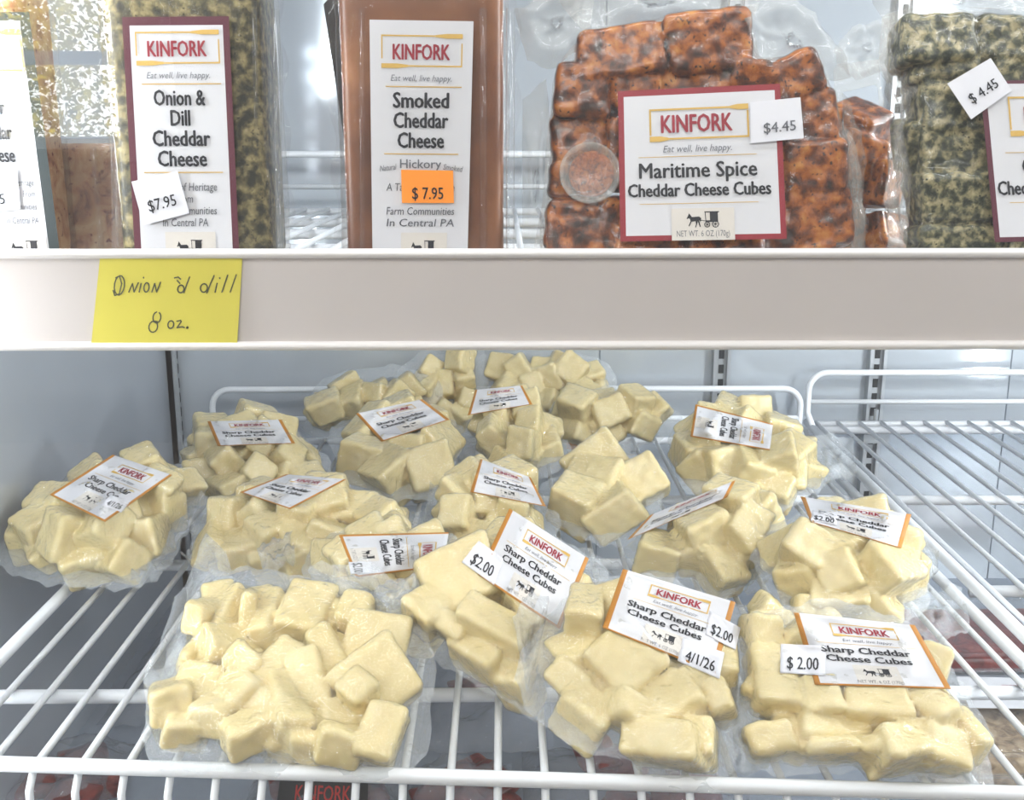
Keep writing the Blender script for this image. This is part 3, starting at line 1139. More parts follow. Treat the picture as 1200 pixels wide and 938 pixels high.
# ---- sticky note with handwriting
nq = [(117, 303), (284, 302), (278, 402), (107, 402)]
np_ = Paper(plane_hit((0, YR + 0.0022, 0), (0, 1, 0)), nq, 0, 0.0, n=12)
np_.t -= (np.linspace(0, 1, 13) ** 2 * 0.0012)[None, :]
nt = np_.sheet('sticky_note', ['note_yellow'], None)
tag(nt, 'yellow sticky note with handwriting stuck on the white price rail', 'sticky note')
fl = Flat(1.70)


def hand(strokes, u0, v0, su, sv):
    for st in strokes:
        fl.stroke([(u0 + x * su, v0 + y * sv) for x, y in st], 0.016)


ring_ = lambda cx, cy, rx, ry, a0=0, a1=360, n=14: [(cx + rx * math.cos(math.radians(a0 + (a1 - a0) * i / n)), cy + ry * math.sin(math.radians(a0 + (a1 - a0) * i / n))) for i in range(n + 1)]
# "Onion 'd dill" in the note's own 0..1 frame
hand([ring_(.155, .32, .035, .115, -100, 270), [(.125, .23), (.15, .21), (.17, .30), (.16, .42), (.13, .44), (.115, .38)],
      [(.225, .40), (.245, .30), (.262, .40), (.285, .29)],
      [(.305, .30), (.297, .40)], [(.318, .225), (.320, .235)],
      ring_(.345, .345, .018, .055, -90, 270),
      [(.385, .40), (.400, .30), (.418, .40), (.440, .285)],
      [(.535, .235), (.56, .225), (.578, .25)], [(.555, .265), (.575, .30)],
      ring_(.585, .365, .022, .045, -60, 300), [(.64, .225), (.628, .29), (.607, .41)],
      ring_(.745, .355, .024, .05, -60, 300), [(.81, .21), (.79, .30), (.768, .415)],
      [(.835, .30), (.825, .405)], [(.85, .235), (.852, .245)],
      [(.905, .205), (.872, .405)], [(.965, .20), (.93, .405)]], 0, 0, 1, 1)
hand([ring_(.435, .70, .027, .065, -60, 260), ring_(.415, .81, .03, .065, -110, 270), [(.44, .75), (.425, .745)],
      ring_(.535, .785, .02, .045, -90, 270), [(.575, .745), (.60, .735), (.605, .75), (.58, .82), (.615, .81), (.63, .82)], ring_(.65, .82, .004, .008)], 0, 0, 1, 1)
np_.letters(fl, nt, 0.00015)


# ---------------------------------------------------------------- label drawings
def sharp_label(cut=False):
    f = Flat(1.12)
    f.emblem(0.27, 0.10, 0.80, 0.27)
    f.text('KINFORK', 0.535, 0.185, 0.095, R_, 0.028, 0.78, width=0.40)
    f.text('Eat well, live happy.', 0.53, 0.33, 0.042, G_, 0, 0.8, 0.25, width=0.40)
    f.rect(0.12, 0.385, 0.90, 0.391, AU)
    f.text('Sharp Cheddar', 0.48, 0.475, 0.09, K, 0.026, 0.7, width=0.70)
    f.text('Cheese Cut' if cut else 'Cheese Cubes', 0.48, 0.60, 0.09, K, 0.026, 0.7, width=0.56 if cut else 0.66)
    f.rect(0.33, 0.69, 0.67, 0.97, TAN, 1)
    f.buggy(0.50, 0.79, 0.13)
    f.text('NET WT. 6 OZ (170g)', 0.5, 0.925, 0.045, G_, 0, 0.8, width=0.34)
    return f


SHB = dict(L=0.045, R=0.045, B=0.03)
SP = dict(cat='bag of cheese', group='sharp cheddar cheese bags on the wire shelf')


def tilt(t, side=0.0):
    t = math.radians(t)
    sd = math.radians(side)
    return np.array((math.sin(sd), -math.sin(t), math.cos(t) * math.cos(sd)))


def cheese_bag(label, poly, front, h, tl, seed, side=0, **kw):
    p0 = at_z(*front, ZS + h)
    return Bag('cheese_bag', label, SP['cat'], SP['group'], poly, p0, tilt(tl, side), 'cheese', seed, floor=ZS, **kw)


# front left: big flat bag, back side up
A = cheese_bag('big bag of cheese cubes without a label at the front left of the shelf',
               [(183, 850), (196, 800), (222, 745), (228, 692), (255, 676), (300, 682), (345, 690), (395, 682), (428, 690), (475, 728), (483, 780), (482, 838), (468, 880), (430, 897), (395, 892),
                (362, 872), (325, 884), (290, 872), (240, 872), (198, 870)],
               (330, 885), 0.012, 24, 3, size=0.026, layers=0, thick=0.92, k=0.0013, zoom=(150, 620, 2.949),
               cubes=[(285, 285, 75, 200, 6), (350, 300, 80, 190, 8), (412, 320, 58, 170, -4), (487, 310, 85, 175, 0), (610, 285, 165, 175, 2), (860, 385, 215, 165, 6), (330, 410, 190, 105, -20),
                      (510, 480, 200, 85, -42, .003), (400, 500, 110, 95, 40), (720, 465, 95, 235, -25, .002), (630, 535, 125, 195, -10, .004), (530, 600, 95, 195, -15), (880, 545, 215, 190, -35, .002),
                      (250, 545, 150, 130, 15, .002), (150, 600, 150, 165, -20), (385, 590, 130, 130, 35), (430, 715, 205, 105, -30), (590, 700, 135, 135, 20), (720, 675, 150, 95, 0), (190, 690, 140, 105, -10),
                      (730, 770, 165, 85, -15, .003), (875, 740, 140, 180, 12), (235, 380, 45, 170, 5), (625, 765, 120, 60, 10), (300, 665, 130, 120, 15), (790, 300, 110, 110, 10), (470, 620, 110, 110, 30), (800, 600, 110, 110, 40)],
               flaps=[([(168, 800), (190, 740), (222, 670), (240, 628), (262, 640), (280, 690), (230, 760), (205, 860)], -0.002), ([(170, 800), (215, 760), (225, 860), (250, 885), (190, 886), (172, 850)], -0.004),
                      ([(360, 668), (430, 660), (480, 690), (485, 740), (430, 705), (370, 690)], 0.002)], margin=0.012)

# front middle
D = cheese_bag('front middle cheese bag with a curled label and a 4/1/26 sticker',
               [(622, 790), (645, 745), (672, 705), (720, 690), (790, 700), (850, 740), (862, 800), (848, 860), (825, 900), (780, 905), (720, 872), (650, 825)],
               (740, 890), 0.013, 33, 5, size=0.028, layers=0, zoom=(600, 640, 3.147), thick=1.05, k=0.0013,
               cubes=[(270, 260, 135, 175, 10), (425, 445, 215, 235, -42, .006), (225, 480, 180, 115, 42), (300, 560, 150, 95, 42), (575, 600, 225, 185, -25, .002), (670, 520, 130, 165, -30), (560, 765, 300, 140, 12),
                      (770, 580, 95, 135, -10), (690, 750, 130, 155, 10), (250, 640, 210, 70, 38), (400, 230, 160, 150, 0), (570, 270, 170, 160, 20), (700, 350, 150, 150, 20), (780, 440, 110, 150, 10), (420, 620, 180, 110, 20)],
               flaps=[([(822, 860), (868, 800), (905, 880), (900, 905), (850, 912)], -0.004), ([(600, 720), (625, 690), (645, 700), (632, 760), (618, 810)], 0.0)])
D.label([(730, 667), (862, 706), (838, 790), (706, 736)], sharp_label(), border=SHB, smooth=8)
D.sticker([(832, 716), (868, 736), (862, 762), (826, 744)], '$2.00', label='small white $2.00 price sticker')
D.sticker([(800, 748), (849, 765), (843, 796), (794, 775)], '4/1/26', label='white 4/1/26 date sticker')

# centre
C = cheese_bag('cheese bag facing up in the pile centre, $2.00 sticker left of its label',
               [(483, 704), (540, 655), (600, 612), (680, 655), (690, 690), (668, 740), (640, 775), (622, 822), (590, 795), (522, 752)],
               (610, 815), 0.018, 33, 7, size=0.028, layers=0, zoom=(450, 520, 3.027), k=0.0013,
               cubes=[(275, 500, 250, 205, -22, .004), (390, 685, 260, 125, 24, .003), (500, 620, 160, 80, 48, .004), (165, 600, 130, 150, 40), (485, 855, 140, 110, 30), (330, 765, 200, 85, 36), (590, 650, 120, 110, 20),
                      (450, 350, 180, 150, 20), (560, 420, 160, 150, 25), (640, 540, 150, 150, 25), (520, 510, 160, 130, 25), (560, 770, 90, 130, 20), (420, 780, 160, 80, 35), (240, 660, 150, 80, 35)],
               flaps=[([(650, 735), (668, 742), (655, 770), (640, 800), (622, 815), (630, 770)], 0.006), ([(480, 690), (500, 672), (530, 690), (500, 715)], 0)])
C.label([(597, 596), (690, 655), (656, 738), (560, 674)], sharp_label(), border=SHB, smooth=10)
C.sticker([(561, 634), (590, 655), (579, 686), (541, 659)], '$2.00', label='white $2.00 price sticker')

# front right
E = cheese_bag('wide cheese bag at the front right corner, $2.00 sticker on its label',
               [(870, 850), (878, 780), (886, 735), (930, 722), (1060, 735), (1105, 790), (1138, 855), (1142, 905), (1112, 925), (1060, 905), (1000, 888), (930, 885)],
               (1000, 890), 0.013, 35, 11, size=0.027, layers=0, zoom=(850, 680, 3.43), k=0.0013,
               cubes=[(145, 215, 140, 140, 5), (190, 400, 190, 260, 4), (285, 235, 110, 100, 20), (375, 485, 160, 160, 0), (590, 505, 265, 175, 5), (790, 535, 110, 290, -38, .005), (905, 560, 110, 210, -22), (720, 665, 300, 150, -15, .004),
                      (430, 605, 300, 125, 5), (180, 640, 190, 130, -10), (870, 745, 210, 150, 10), (610, 730, 160, 85, 10), (960, 640, 80, 210, -22), (500, 300, 180, 160, 0), (660, 310, 180, 150, 10), (820, 370, 150, 150, 20), (430, 690, 210, 70, 0)],
               flaps=[([(862, 790), (880, 780), (888, 900), (868, 905), (858, 860)], -0.003), ([(1120, 850), (1150, 870), (1148, 930), (1110, 935), (1095, 915)], -0.004)])
E.label([(930, 718), (1072, 733), (1115, 808), (955, 803)], sharp_label(), border=SHB, smooth=8)
E.sticker([(915, 755), (968, 757), (967, 792), (914, 789)], '$ 2.00', label='white $ 2.00 price sticker')

# second row
B13 = cheese_bag('cheese bag with its label turned sideways, behind the big unlabelled bag',
                 [(372, 668), (398, 628), (450, 618), (520, 632), (535, 660), (520, 735), (490, 755), (440, 740), (388, 700)], (455, 745), 0.018, 22, 13, size=0.027,
                 flaps=[([(395, 700), (440, 690), (495, 672), (505, 690), (460, 712), (410, 725)], 0.035)])
B13.label([(526, 624), (519, 664), (417, 677), (397, 627)], sharp_label(), border=SHB)
B13.sticker([(436, 658), (437, 672), (411, 673), (408, 659)], '$2.00', width=0.8)
B16 = cheese_bag('cheese bag behind the front right one, its label slumped over its back edge',
                 [(900, 650), (925, 618), (985, 602), (1060, 625), (1078, 660), (1072, 705), (1030, 728), (950, 722), (905, 700)], (990, 722), 0.022, 22, 17, size=0.035, thick=0.88,
                 flaps=[([(1070, 640), (1098, 645), (1100, 672), (1078, 690)], 0.0), ([(1060, 700), (1125, 690), (1136, 740), (1090, 765), (1060, 735)], -0.010)])
B16.label([(938, 582), (1068, 603), (1056, 643), (950, 612)], sharp_label(), border=SHB, smooth=10)
B16.sticker([(952, 598), (982, 604), (980, 616), (950, 610)], '$2.00', width=0.8)
B19 = cheese_bag('nearly hidden cheese bag squeezed between the front middle and front right bags',
                 [(864, 745), (882, 712), (930, 703), (985, 712), (985, 745), (900, 760)], (920, 752), 0.014, 20, 19, size=0.022, layers=1)
B15 = cheese_bag('cheese bag right of the centre whose label lies almost edge-on',
                 [(735, 645), (780, 612), (850, 580), (890, 580), (902, 615), (892, 655), (850, 690), (785, 672)], (810, 685), 0.018, 23, 23, size=0.036, thick=0.88,
                 flaps=[([(885, 640), (905, 625), (920, 650), (895, 690), (870, 700)], 0.0)])
B15.label([(762, 604), (862, 563), (852, 583), (735, 633)], sharp_label(), border=SHB, smooth=10)
B10 = cheese_bag('cheese bag with no label showing, just right of the centre bag',
                 [(648, 580), (668, 550), (710, 530), (755, 540), (772, 565), (768, 605), (740, 632), (690, 622), (655, 605)], (705, 628), 0.018, 20, 29, size=0.046, layers=1,
                 flaps=[([(640, 640), (700, 650), (760, 690), (720, 690), (660, 665)], 0.0)])
B11 = cheese_bag('cheese bag tucked behind the centre bag, showing the top of its label',
                 [(503, 602), (520, 570), (560, 550), (620, 568), (642, 600), (628, 632), (560, 655), (512, 640)], (565, 650), 0.018, 22, 31, size=0.033, thick=0.88,
                 flaps=[([(490, 640), (505, 560), (520, 570), (512, 640)], 0.0)])
B11.label([(563, 538), (622, 560), (640, 594), (551, 577)], sharp_label(), border=SHB, smooth=8)
B12 = cheese_bag('wide cheese bag left of the middle with a label creased across its ridge',
                 [(235, 622), (262, 596), (330, 578), (400, 580), (460, 600), (490, 618), (470, 650), (400, 668), (330, 682), (262, 664), (238, 645)], (340, 680), 0.018, 18, 37, size=0.033, thick=0.88,
                 flaps=[([(212, 655), (240, 632), (262, 660), (235, 668)], 0.0), ([(300, 640), (345, 622), (345, 655), (310, 670)], 0.03)])
B12.label([(335, 556), (406, 562), (340, 597), (281, 577)], sharp_label(), border=SHB, smooth=8)

# left
B1 = cheese_bag('cheese bag lying apart at the left end of the shelf by the side wall',
                [(5, 632), (40, 600), (100, 572), (160, 552), (205, 548), (224, 570), (218, 600), (190, 640), (160, 676), (110, 682), (40, 664), (10, 648)], (110, 680), 0.020, 16, 41, size=0.034, thick=0.88,
                flaps=[([(140, 670), (180, 655), (185, 668), (165, 682)], -0.002), ([(208, 566), (250, 592), (240, 622), (196, 645), (205, 600)], -0.004)])
B1.label([(132, 533), (202, 557), (123, 612), (58, 580)], sharp_label(True), border=SHB, smooth=8)
B1.sticker([(130, 580), (153, 588), (142, 601), (118, 592)], '4/1/26')

# rear rows
B2 = cheese_bag('cheese bag at the back left near the wall strip, label on its crown',
                [(222, 520), (245, 500), (300, 495), (345, 505), (362, 530), (376, 556), (370, 576), (300, 590), (252, 588), (226, 560)], (305, 592), 0.020, 20, 43, size=0.034, thick=0.88)
B2.label([(243, 494), (330, 492), (346, 520), (255, 523)], sharp_label(), border=SHB, smooth=8)
B4 = cheese_bag('cheese bag left of the back centre, two broad cubes below its label',
                [(400, 500), (430, 486), (500, 482), (530, 502), (532, 555), (500, 572), (432, 576), (410, 562)], (470, 580), 0.020, 20, 47, size=0.046, layers=1)
B4.label([(417, 485), (495, 468), (527, 492), (447, 518)], sharp_label(), border=SHB, smooth=8)
B3 = cheese_bag('yellowish cheese bag furthest back on the left of the pile',
                [(358, 498), (375, 464), (410, 440), (465, 434), (502, 448), (500, 490), (440, 508), (380, 508)], (420, 512), 0.020, 58, 53, size=0.032, thick=0.88)
B7 = cheese_bag('cheese bag in the back centre with a dark-printed label behind its cubes',
                [(546, 505), (565, 484), (592, 470), (626, 480), (650, 502), (655, 532), (630, 556), (590, 558), (560, 545)], (600, 562), 0.020, 22, 59, size=0.033, thick=0.88)
B7.label([(557, 457), (612, 452), (624, 474), (548, 487)], sharp_label(), border=SHB, smooth=8)
B8 = cheese_bag('cheese bag in the back row with an orange sticker peeking out below it',
                [(646, 482), (665, 466), (720, 460), (770, 466), (788, 486), (770, 506), (720, 526), (680, 524), (655, 506)], (705, 530), 0.020, 42, 62, size=0.035, thick=0.88)
B8.sticker([(664, 519), (684, 524), (683, 530), (664, 526)], '', 'sticker_orange', label='orange price sticker')
B9 = cheese_bag('cheese bag at the back right, its label turned sideways',
                [(790, 522), (805, 500), (850, 486), (910, 494), (935, 512), (965, 545), (950, 572), (900, 592), (860, 582), (812, 562)], (880, 592), 0.020, 20, 67, size=0.034, thick=0.88,
                flaps=[([(955, 512), (998, 515), (1003, 560), (962, 572)], 0.0)])
B9.label([(906, 497), (902, 528), (809, 512), (815, 474)], sharp_label(), border=SHB, smooth=8)
B5 = cheese_bag('pale cheese bag furthest back in the centre, under the price rail',
                [(474, 440), (500, 418), (550, 414), (566, 442), (560, 500), (500, 504), (482, 470)], (520, 506), 0.020, 60, 71, size=0.030, layers=1)
B6 = cheese_bag('cheese bag furthest back right of the centre, lumpy and half under the rail',
                [(568, 424), (600, 415), (660, 416), (700, 432), (714, 456), (700, 498), (600, 502), (575, 480)], (640, 504), 0.020, 60, 73, size=0.032, thick=0.88)

# ---------------------------------------------------------------- packages on the upper shelf
UP = dict(cat='cheese pack')


def block_pack(name, label, x0, x1, ytop, Yf, depth, mat, film='pack_film', group=None, lean=3.0, x0b=None, x1b=None):
    """upright clear pack around a cheese block: px columns x0..x1 of the block's front face at height y = 200"""
    a, c = at_y(x0, 200, Yf), at_y(x1, 200, Yf)
    zt = float(at_y((x0 + x1) / 2, ytop, Yf)[2])
    zb = ZU + 0.004
    hx = (c[0] - a[0]) / 2
    cen = np.array(((a[0] + c[0]) / 2, Yf + depth / 2, (zt + zb) / 2))
    half = np.array((hx, depth / 2, (zt - zb) / 2))
    R = np.eye(3)
    root = thing(name, label, UP['cat'], (cen[0], cen[1], zb), group)
    v, f = rbox_mesh(cen, half, 0.008, R, 10)
    link('cheese_block', v, f, mat, root, True)
    fm = MB()
    v, f = rbox_mesh(cen, half + 0.0028, 0.010, R, 16)
    rng = np.random.default_rng(abs(int(x0)) + 5)
    ph = rng.random(3) * 6
    v = v + (np.sin(v[:, [2]] * 240 + ph[0]) + np.sin(v[:, [0]] * 310 + v[:, [2]] * 90 + ph[1])) * 0.0004 * np.array((1, -1, 0))
    fm.add(v, f)
    # welded fins down both sides
    for sx in (-1, 1):
        xs = cen[0] + sx * (half[0] + 0.0025)
        n = 30
        rows = []
        for k in range(n + 1):
            z = zb + 0.002 + (zt + 0.006 - zb) * k / n
            w = 0.006 + 0.002 * math.sin(k * 0.9 + ph[2])
            rows.append([(xs - sx * 0.002, Yf + depth * 0.45, z), (xs + sx * w * 0.5, Yf + depth * 0.45 + 0.001 * math.sin(k * 1.7), z), (xs + sx * w, Yf + depth * 0.45 + 0.0022 * math.sin(k * 1.3 + sx), z)])
        vv = [p for r in rows for p in r]
        fm.add(vv, [(k * 3 + j, k * 3 + j + 1, k * 3 + 4 + j, k * 3 + 3 + j) for k in range(n) for j in range(2)])
    fm.build('film', film, root, True)
    return root, cen, half


def tall_label(words, tail, cover=()):
    f = Flat(0.46)
    f.emblem(0.11, 0.055, 0.90, 0.175, 0.006)
    f.text('KINFORK', 0.50, 0.118, 0.058, R_, 0.028, 0.72, width=0.56)
    f.text('Eat well, live happy.', 0.5, 0.217, 0.024, G_, 0, 0.8, 0.25, width=0.60)
    f.rect(0.15, 0.248, 0.90, 0.252, AU)
    v = 0.30
    for w in words:
        f.text(w, 0.5, v, 0.058, K, 0.030, 0.72, width={'Onion &': .49, 'Dill': .19, 'Cheddar': .55, 'Cheese': .47, 'Smoked': .56}.get(w))
        v += 0.0755
    f.rect(0.13, v - 0.025, 0.88, v - 0.021, AU)
    v += 0.03
    for w, al in tail:
        f.text(w, 0.5, v, 0.030, G_, 0.004, 0.85, 0.12, width=None)
        v += 0.044
    f.rect(0.30, 0.80, 0.78, 1.0, TAN)
    f.buggy(0.53, 0.858, 0.062)
    return f


def flat_label(root, Yp, quad, flat, mats, border, under=(), sub='label'):
    p = Paper(plane_hit((0, Yp, 0), (0, 1, 0.0)), quad, 0, 0.0, n=16, under=under)
    o = p.sheet(sub, mats, root, border)
    p.letters(flat, o)
    return p


def flat_sticker(root, Yp, quad, text, mat='sticker_paper', v=0.7, cap=0.26, label=None, width=0.6, asp=1.2):
    f = Flat(asp)
    f.text(text, 0.5, v, cap, K, 0.008, 0.75, width=width)
    p = Paper(plane_hit((0, Yp, 0), (0, 1, 0.0)), quad, 0, 0.0, n=6)
    o = p.sheet('price_sticker', [mat], root)
    if label:
        o['label'] = label
    p.letters(f, o)


YP = 0.592
# pack at the left picture edge
r, c, h = block_pack('cheese_pack', 'cheese pack with a dark green bordered label cut by the left edge', -140, 42, -30, YP + 0.008, 0.045, 'pepper_cheese')
f = Flat(0.62)
f.emblem(0.15, 0.075, 0.905, 0.235, 0.008)
f.text('K', 0.67, 0.155, 0.06, R_, 0.012, 0.75, align='R')
for w, v in (('r', 0.375), ('Cheddar', 0.475), ('Cheese', 0.565)):
    f.text(w, 0.70 if w == 'r' else 0.735, v, 0.058, K, 0.030, 0.75, align='R')
for w, v in (('Heritage', 0.675), ('From', 0.72), ('Communities', 0.77), ('In Central PA', 0.825)):
    f.text(w, 0.86, v, 0.026, G_, 0.003, 0.8, 0.15, align='R')
f.rect(0.55, 0.875, 0.90, 1.0, TAN)
f.buggy(0.72, 0.94, 0.075)
flat_label(r, YP, [(-110, 14), (34, 14), (72, 310), (-72, 310)], f, ['label_paper', 'border_green'], dict(L=0.07, R=0.085, T=0.035))
flat_sticker(r, YP - 0.0012, [(-50, 205), (20, 198), (24, 245), (-44, 252)], '$7.95', width=0.5)

# red-flecked pack behind
r, c, h = block_pack('cheese_pack', 'red flecked pepper cheese pack standing behind, left of the dill cheese', 52, 148, 168, YP + 0.055, 0.045, 'pepper_cheese', film='smudged_film')
b_ = MB()
for x_, w_, z0, z1 in ((70, 8, 180, 293), (110, 10, 172, 293)):
    p1 = at_y(x_, z0, YP + 0.051); p2 = at_y(x_ + w_, z1, YP + 0.051)
    b_.tube([(p1[0], YP + 0.050, p1[2]), ((p1[0] + p2[0]) / 2, YP + 0.049, (p1[2] + p2[2]) / 2), (p2[0], YP + 0.050, ZU + 0.004)], 0.0018, 8)
b_.build('film_fold', 'clear_plastic', r, True)

# onion and dill
r, c, h = block_pack('cheese_pack', 'tall onion and dill cheese pack with a white $7.95 sticker', 132, 312, -40, YP, 0.05, 'dill_cheese')
flat_label(r, YP - 0.0045, [(143, 20), (268, 19), (282, 335), (160, 335)], tall_label(['Onion &', 'Dill', 'Cheddar', 'Cheese'], [('A Taste of Heritage', 0), ('From', 0), ('Farm Communities', 0), ('In Central PA', 0)]),
           ['label_paper', 'border_purple'], dict(L=0.065, R=0.06, T=0.032))
flat_sticker(r, YP - 0.0062, [(154, 213), (208, 200), (222, 250), (168, 264)], '$7.95', label='white tilted $7.95 price sticker', v=0.62)
b_ = MB()
for px, w in ((296, 0.0016), (322, 0.0022), (128, 0.0018)):
    q0, q1 = at_y(px, 10, YP), at_y(px + 4, 290, YP)
    b_.tube([(q0[0], YP + 0.002, q0[2]), (q1[0], YP + 0.002, ZU + 0.004)], w, 8)
b_.build('corner_ridge', 'clear_plastic', r, True)

# smoked
r, c, h = block_pack('cheese_pack', 'tall smoked cheddar pack with an orange $7.95 sticker', 402, 590, -40, YP, 0.05, 'smoked_cheese')
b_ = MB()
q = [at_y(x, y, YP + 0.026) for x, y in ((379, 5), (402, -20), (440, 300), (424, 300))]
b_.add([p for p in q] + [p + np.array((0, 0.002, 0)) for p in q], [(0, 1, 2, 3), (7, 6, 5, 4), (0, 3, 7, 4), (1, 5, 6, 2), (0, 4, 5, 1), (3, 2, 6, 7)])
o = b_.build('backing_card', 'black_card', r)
flat_label(r, YP - 0.0045, [(433, 23), (555, 25), (547, 335), (437, 335)], tall_label(['Smoked', 'Cheddar', 'Cheese'], []), ['label_paper', 'label_paper'], {})
f2 = Flat(0.46)
f2.text('Natural', 0.17, 0.555, 0.022, G_, 0.002, 0.8, 0.2, rot=-0.1, width=0.17)
f2.text('Hickory', 0.5, 0.540, 0.034, G_, 0.010, 0.9, 0, width=0.42)
f2.text('Smoked', 0.83, 0.555, 0.022, G_, 0.002, 0.8, 0.2, rot=0.1, width=0.2)
for w, v in (('A Taste of Heritage', .628), ('From', .672), ('Farm Communities', .718), ('In Central PA', .762)):
    f2.text(w, 0.5, v, 0.029, G_, 0.003, 0.8, 0.12, width=0.7 if len(w) > 12 else (0.48 if len(w) > 5 else 0.2))
pl = Paper(plane_hit((0, YP - 0.0046, 0), (0, 1, 0.0)), [(433, 23), (555, 25), (547, 335), (437, 335)], 0, 0.0, n=16)
pl.letters(f2, [x for x in r.children if x.name.startswith('label')][0], name='small_print')
flat_sticker(r, YP - 0.0062, [(470, 199), (531, 200), (532, 238), (471, 238)], '$ 7.95', 'sticker_orange', label='orange $ 7.95 price sticker', asp=1.6, cap=0.36)
b_ = MB()
for px, w in ((424, 0.0014), (566, 0.002), (598, 0.0022)):
    q0, q1 = at_y(px, 10, YP), at_y(px, 290, YP)
    b_.tube([(q0[0], YP - 0.001, q0[2]), (q1[0], YP - 0.001, ZU + 0.004)], w, 8)
b_.build('corner_ridge', 'clear_plastic', r, True)


# cube bags standing on the upper shelf
def standing_bag(label, poly, Yc, seed, mat, **kw):
    kw.setdefault('wobble', 0.05)
    return Bag('cheese_cube_bag', label, 'bag of cheese', 'seasoned cheese cube bags on the upper shelf', poly, at_y(np.float64(sum(p[0] for p in poly) / len(poly)), 200.0, Yc), (0, -0.985, 0.17), mat, seed, floor=ZU, **kw)


U4 = standing_bag('bag of dark orange spiced cheese cubes with a red bordered label, upper right',
                  [(638, 340), (640, 250), (650, 150), (660, 95), (690, 55), (780, 35), (872, 24), (890, 90), (965, 90), (985, 160), (998, 250), (1000, 340)], 0.615, 101, 'spiced_cheese', size=0.03, layers=0, thick=0.9,
                  zoom=(600, 0, 3.0), cube_name='spiced_cheese_cube', film='pack_film', margin=0.006, k=0.0013,
                  cubes=[(375, 215, 300, 190, -8), (680, 170, 295, 215, -7, .001), (245, 330, 190, 190, 4), (240, 520, 200, 200, 0), (235, 640, 210, 130, 3), (230, 790, 230, 170, 2), (980, 280, 180, 160, -25), (1020, 420, 220, 190, -6),
                         (1050, 590, 220, 190, -4), (1060, 770, 240, 200, -2), (830, 280, 160, 120, 10), (640, 310, 260, 150, 0), (430, 330, 180, 130, 0), (600, 500, 260, 220, 0), (820, 520, 240, 240, 0), (600, 760, 300, 240, 0), (860, 780, 260, 220, 0), (430, 560, 200, 240, 0), (420, 800, 220, 220, 0),
                         (230, 940, 230, 170, 0), (480, 960, 250, 170, 0), (740, 960, 250, 170, 0), (1000, 950, 250, 170, 0)],
                  flaps=[([(602, 10), (640, -10), (700, -20), (690, 45), (650, 80), (618, 70)], 0.012), ([(860, 10), (930, -10), (985, 50), (1000, 90), (960, 95), (900, 92), (876, 70)], 0.010),
                         ([(640, -20), (780, -30), (900, -30), (880, 25), (780, 38), (690, 50)], 0.004), ([(612, 120), (640, 90), (648, 200), (638, 330), (612, 340)], -0.004), ([(985, 110), (1010, 160), (1012, 330), (1000, 330)], -0.006)], flange='smudged_film')
f = Flat(1.06)
f.emblem(0.19, 0.13, 0.80, 0.335)
f.text('KINFORK', 0.48, 0.23, 0.115, R_, 0.028, 0.78, width=0.44)
f.text('Eat well, live happy.', 0.48, 0.395, 0.045, G_, 0, 0.8, 0.25, width=0.42)
f.rect(0.12, 0.445, 0.84, 0.449, AU)
f.text('Maritime Spice', 0.48, 0.535, 0.10, K, 0.020, 0.75, width=0.72)
f.text('Cheddar Cheese Cubes', 0.485, 0.665, 0.085, K, 0.030, 0.75, width=0.87)
f.rect(0.12, 0.755, 0.84, 0.759, AU)
f.rect(0.31, 0.79, 0.69, 1.0, TAN)
f.buggy(0.50, 0.865, 0.115)
f.text('NET WT. 6 OZ (170g)', 0.50, 0.955, 0.04, G_, 0, 0.8, width=0.32)
def over(q, lift):
    return lambda px, py: plane_hit(q.p0 + q.n * lift, q.n)(px, py)
lp = Paper(over(U4, 0.0265), [(724, 107), (914, 98), (922, 280), (727, 283)], 0, 0.0, n=16)
o = lp.sheet('label', ['label_paper', 'border_red'], U4.root, dict(L=0.035, R=0.035, T=0.04, B=0.035))
lp.letters(f, o)
U4.papers.append(lp)
f = Flat(1.35); f.text('$4.45', 0.56, 0.66, 0.25, G_, 0.008, 0.75, width=0.62)
sp = Paper(over(U4, 0.0280), [(879, 120), (938, 114), (942, 162), (880, 168)], 0, 0.0, n=6)
o = sp.sheet('price_sticker', ['sticker_paper'], U4.root); o['label'] = 'white $4.45 price sticker'
sp.letters(f, o)
# little sealed cup of spice inside the bag
cp = on_plane(np.float64(691), np.float64(203), U4.p0 + U4.n * 0.016, U4.n)
cu = bpy.data.objects.new('spice_cup', None); COL.objects.link(cu); cu.parent = U4.root
cu.location = Vector(cp) - U4.root.location


def disc_stack(prof, n=32):
    """lathe about the bag's normal: (radius, height)"""
    v, fc = [], []
    for r_, h_ in prof:
        for k in range(n):
            a = 2 * math.pi * k / n
            v.append(cp + U4.xa * math.cos(a) * r_ + U4.ya * math.sin(a) * r_ + U4.n * h_)
    for i in range(len(prof) - 1):
        fc += [(i * n + k, i * n + (k + 1) % n, (i + 1) * n + (k + 1) % n, (i + 1) * n + k) for k in range(n)]
    return v, fc


v, fc = disc_stack([(0.0118, -0.012), (0.0150, 0.0), (0.0165, 0.0), (0.0168, 0.0012), (0.0165, 0.0024), (0.0150, 0.0026), (0.0145, 0.0014), (0.0001, 0.0014)])
link('lid', v, fc, 'smudged_film', cu, True)
v, fc = disc_stack([(0.0116, -0.011), (0.0125, -0.004), (0.0122, -0.001), (0.006, 0.0002), (0.0001, -0.001)])
v = [np.array(p) + U4.xa * 0.0012 + U4.n * 0.0008 * math.sin(i * 1.7) for i, p in enumerate(v)]
link('spice', v, fc, 'spice_powder', cu, True)

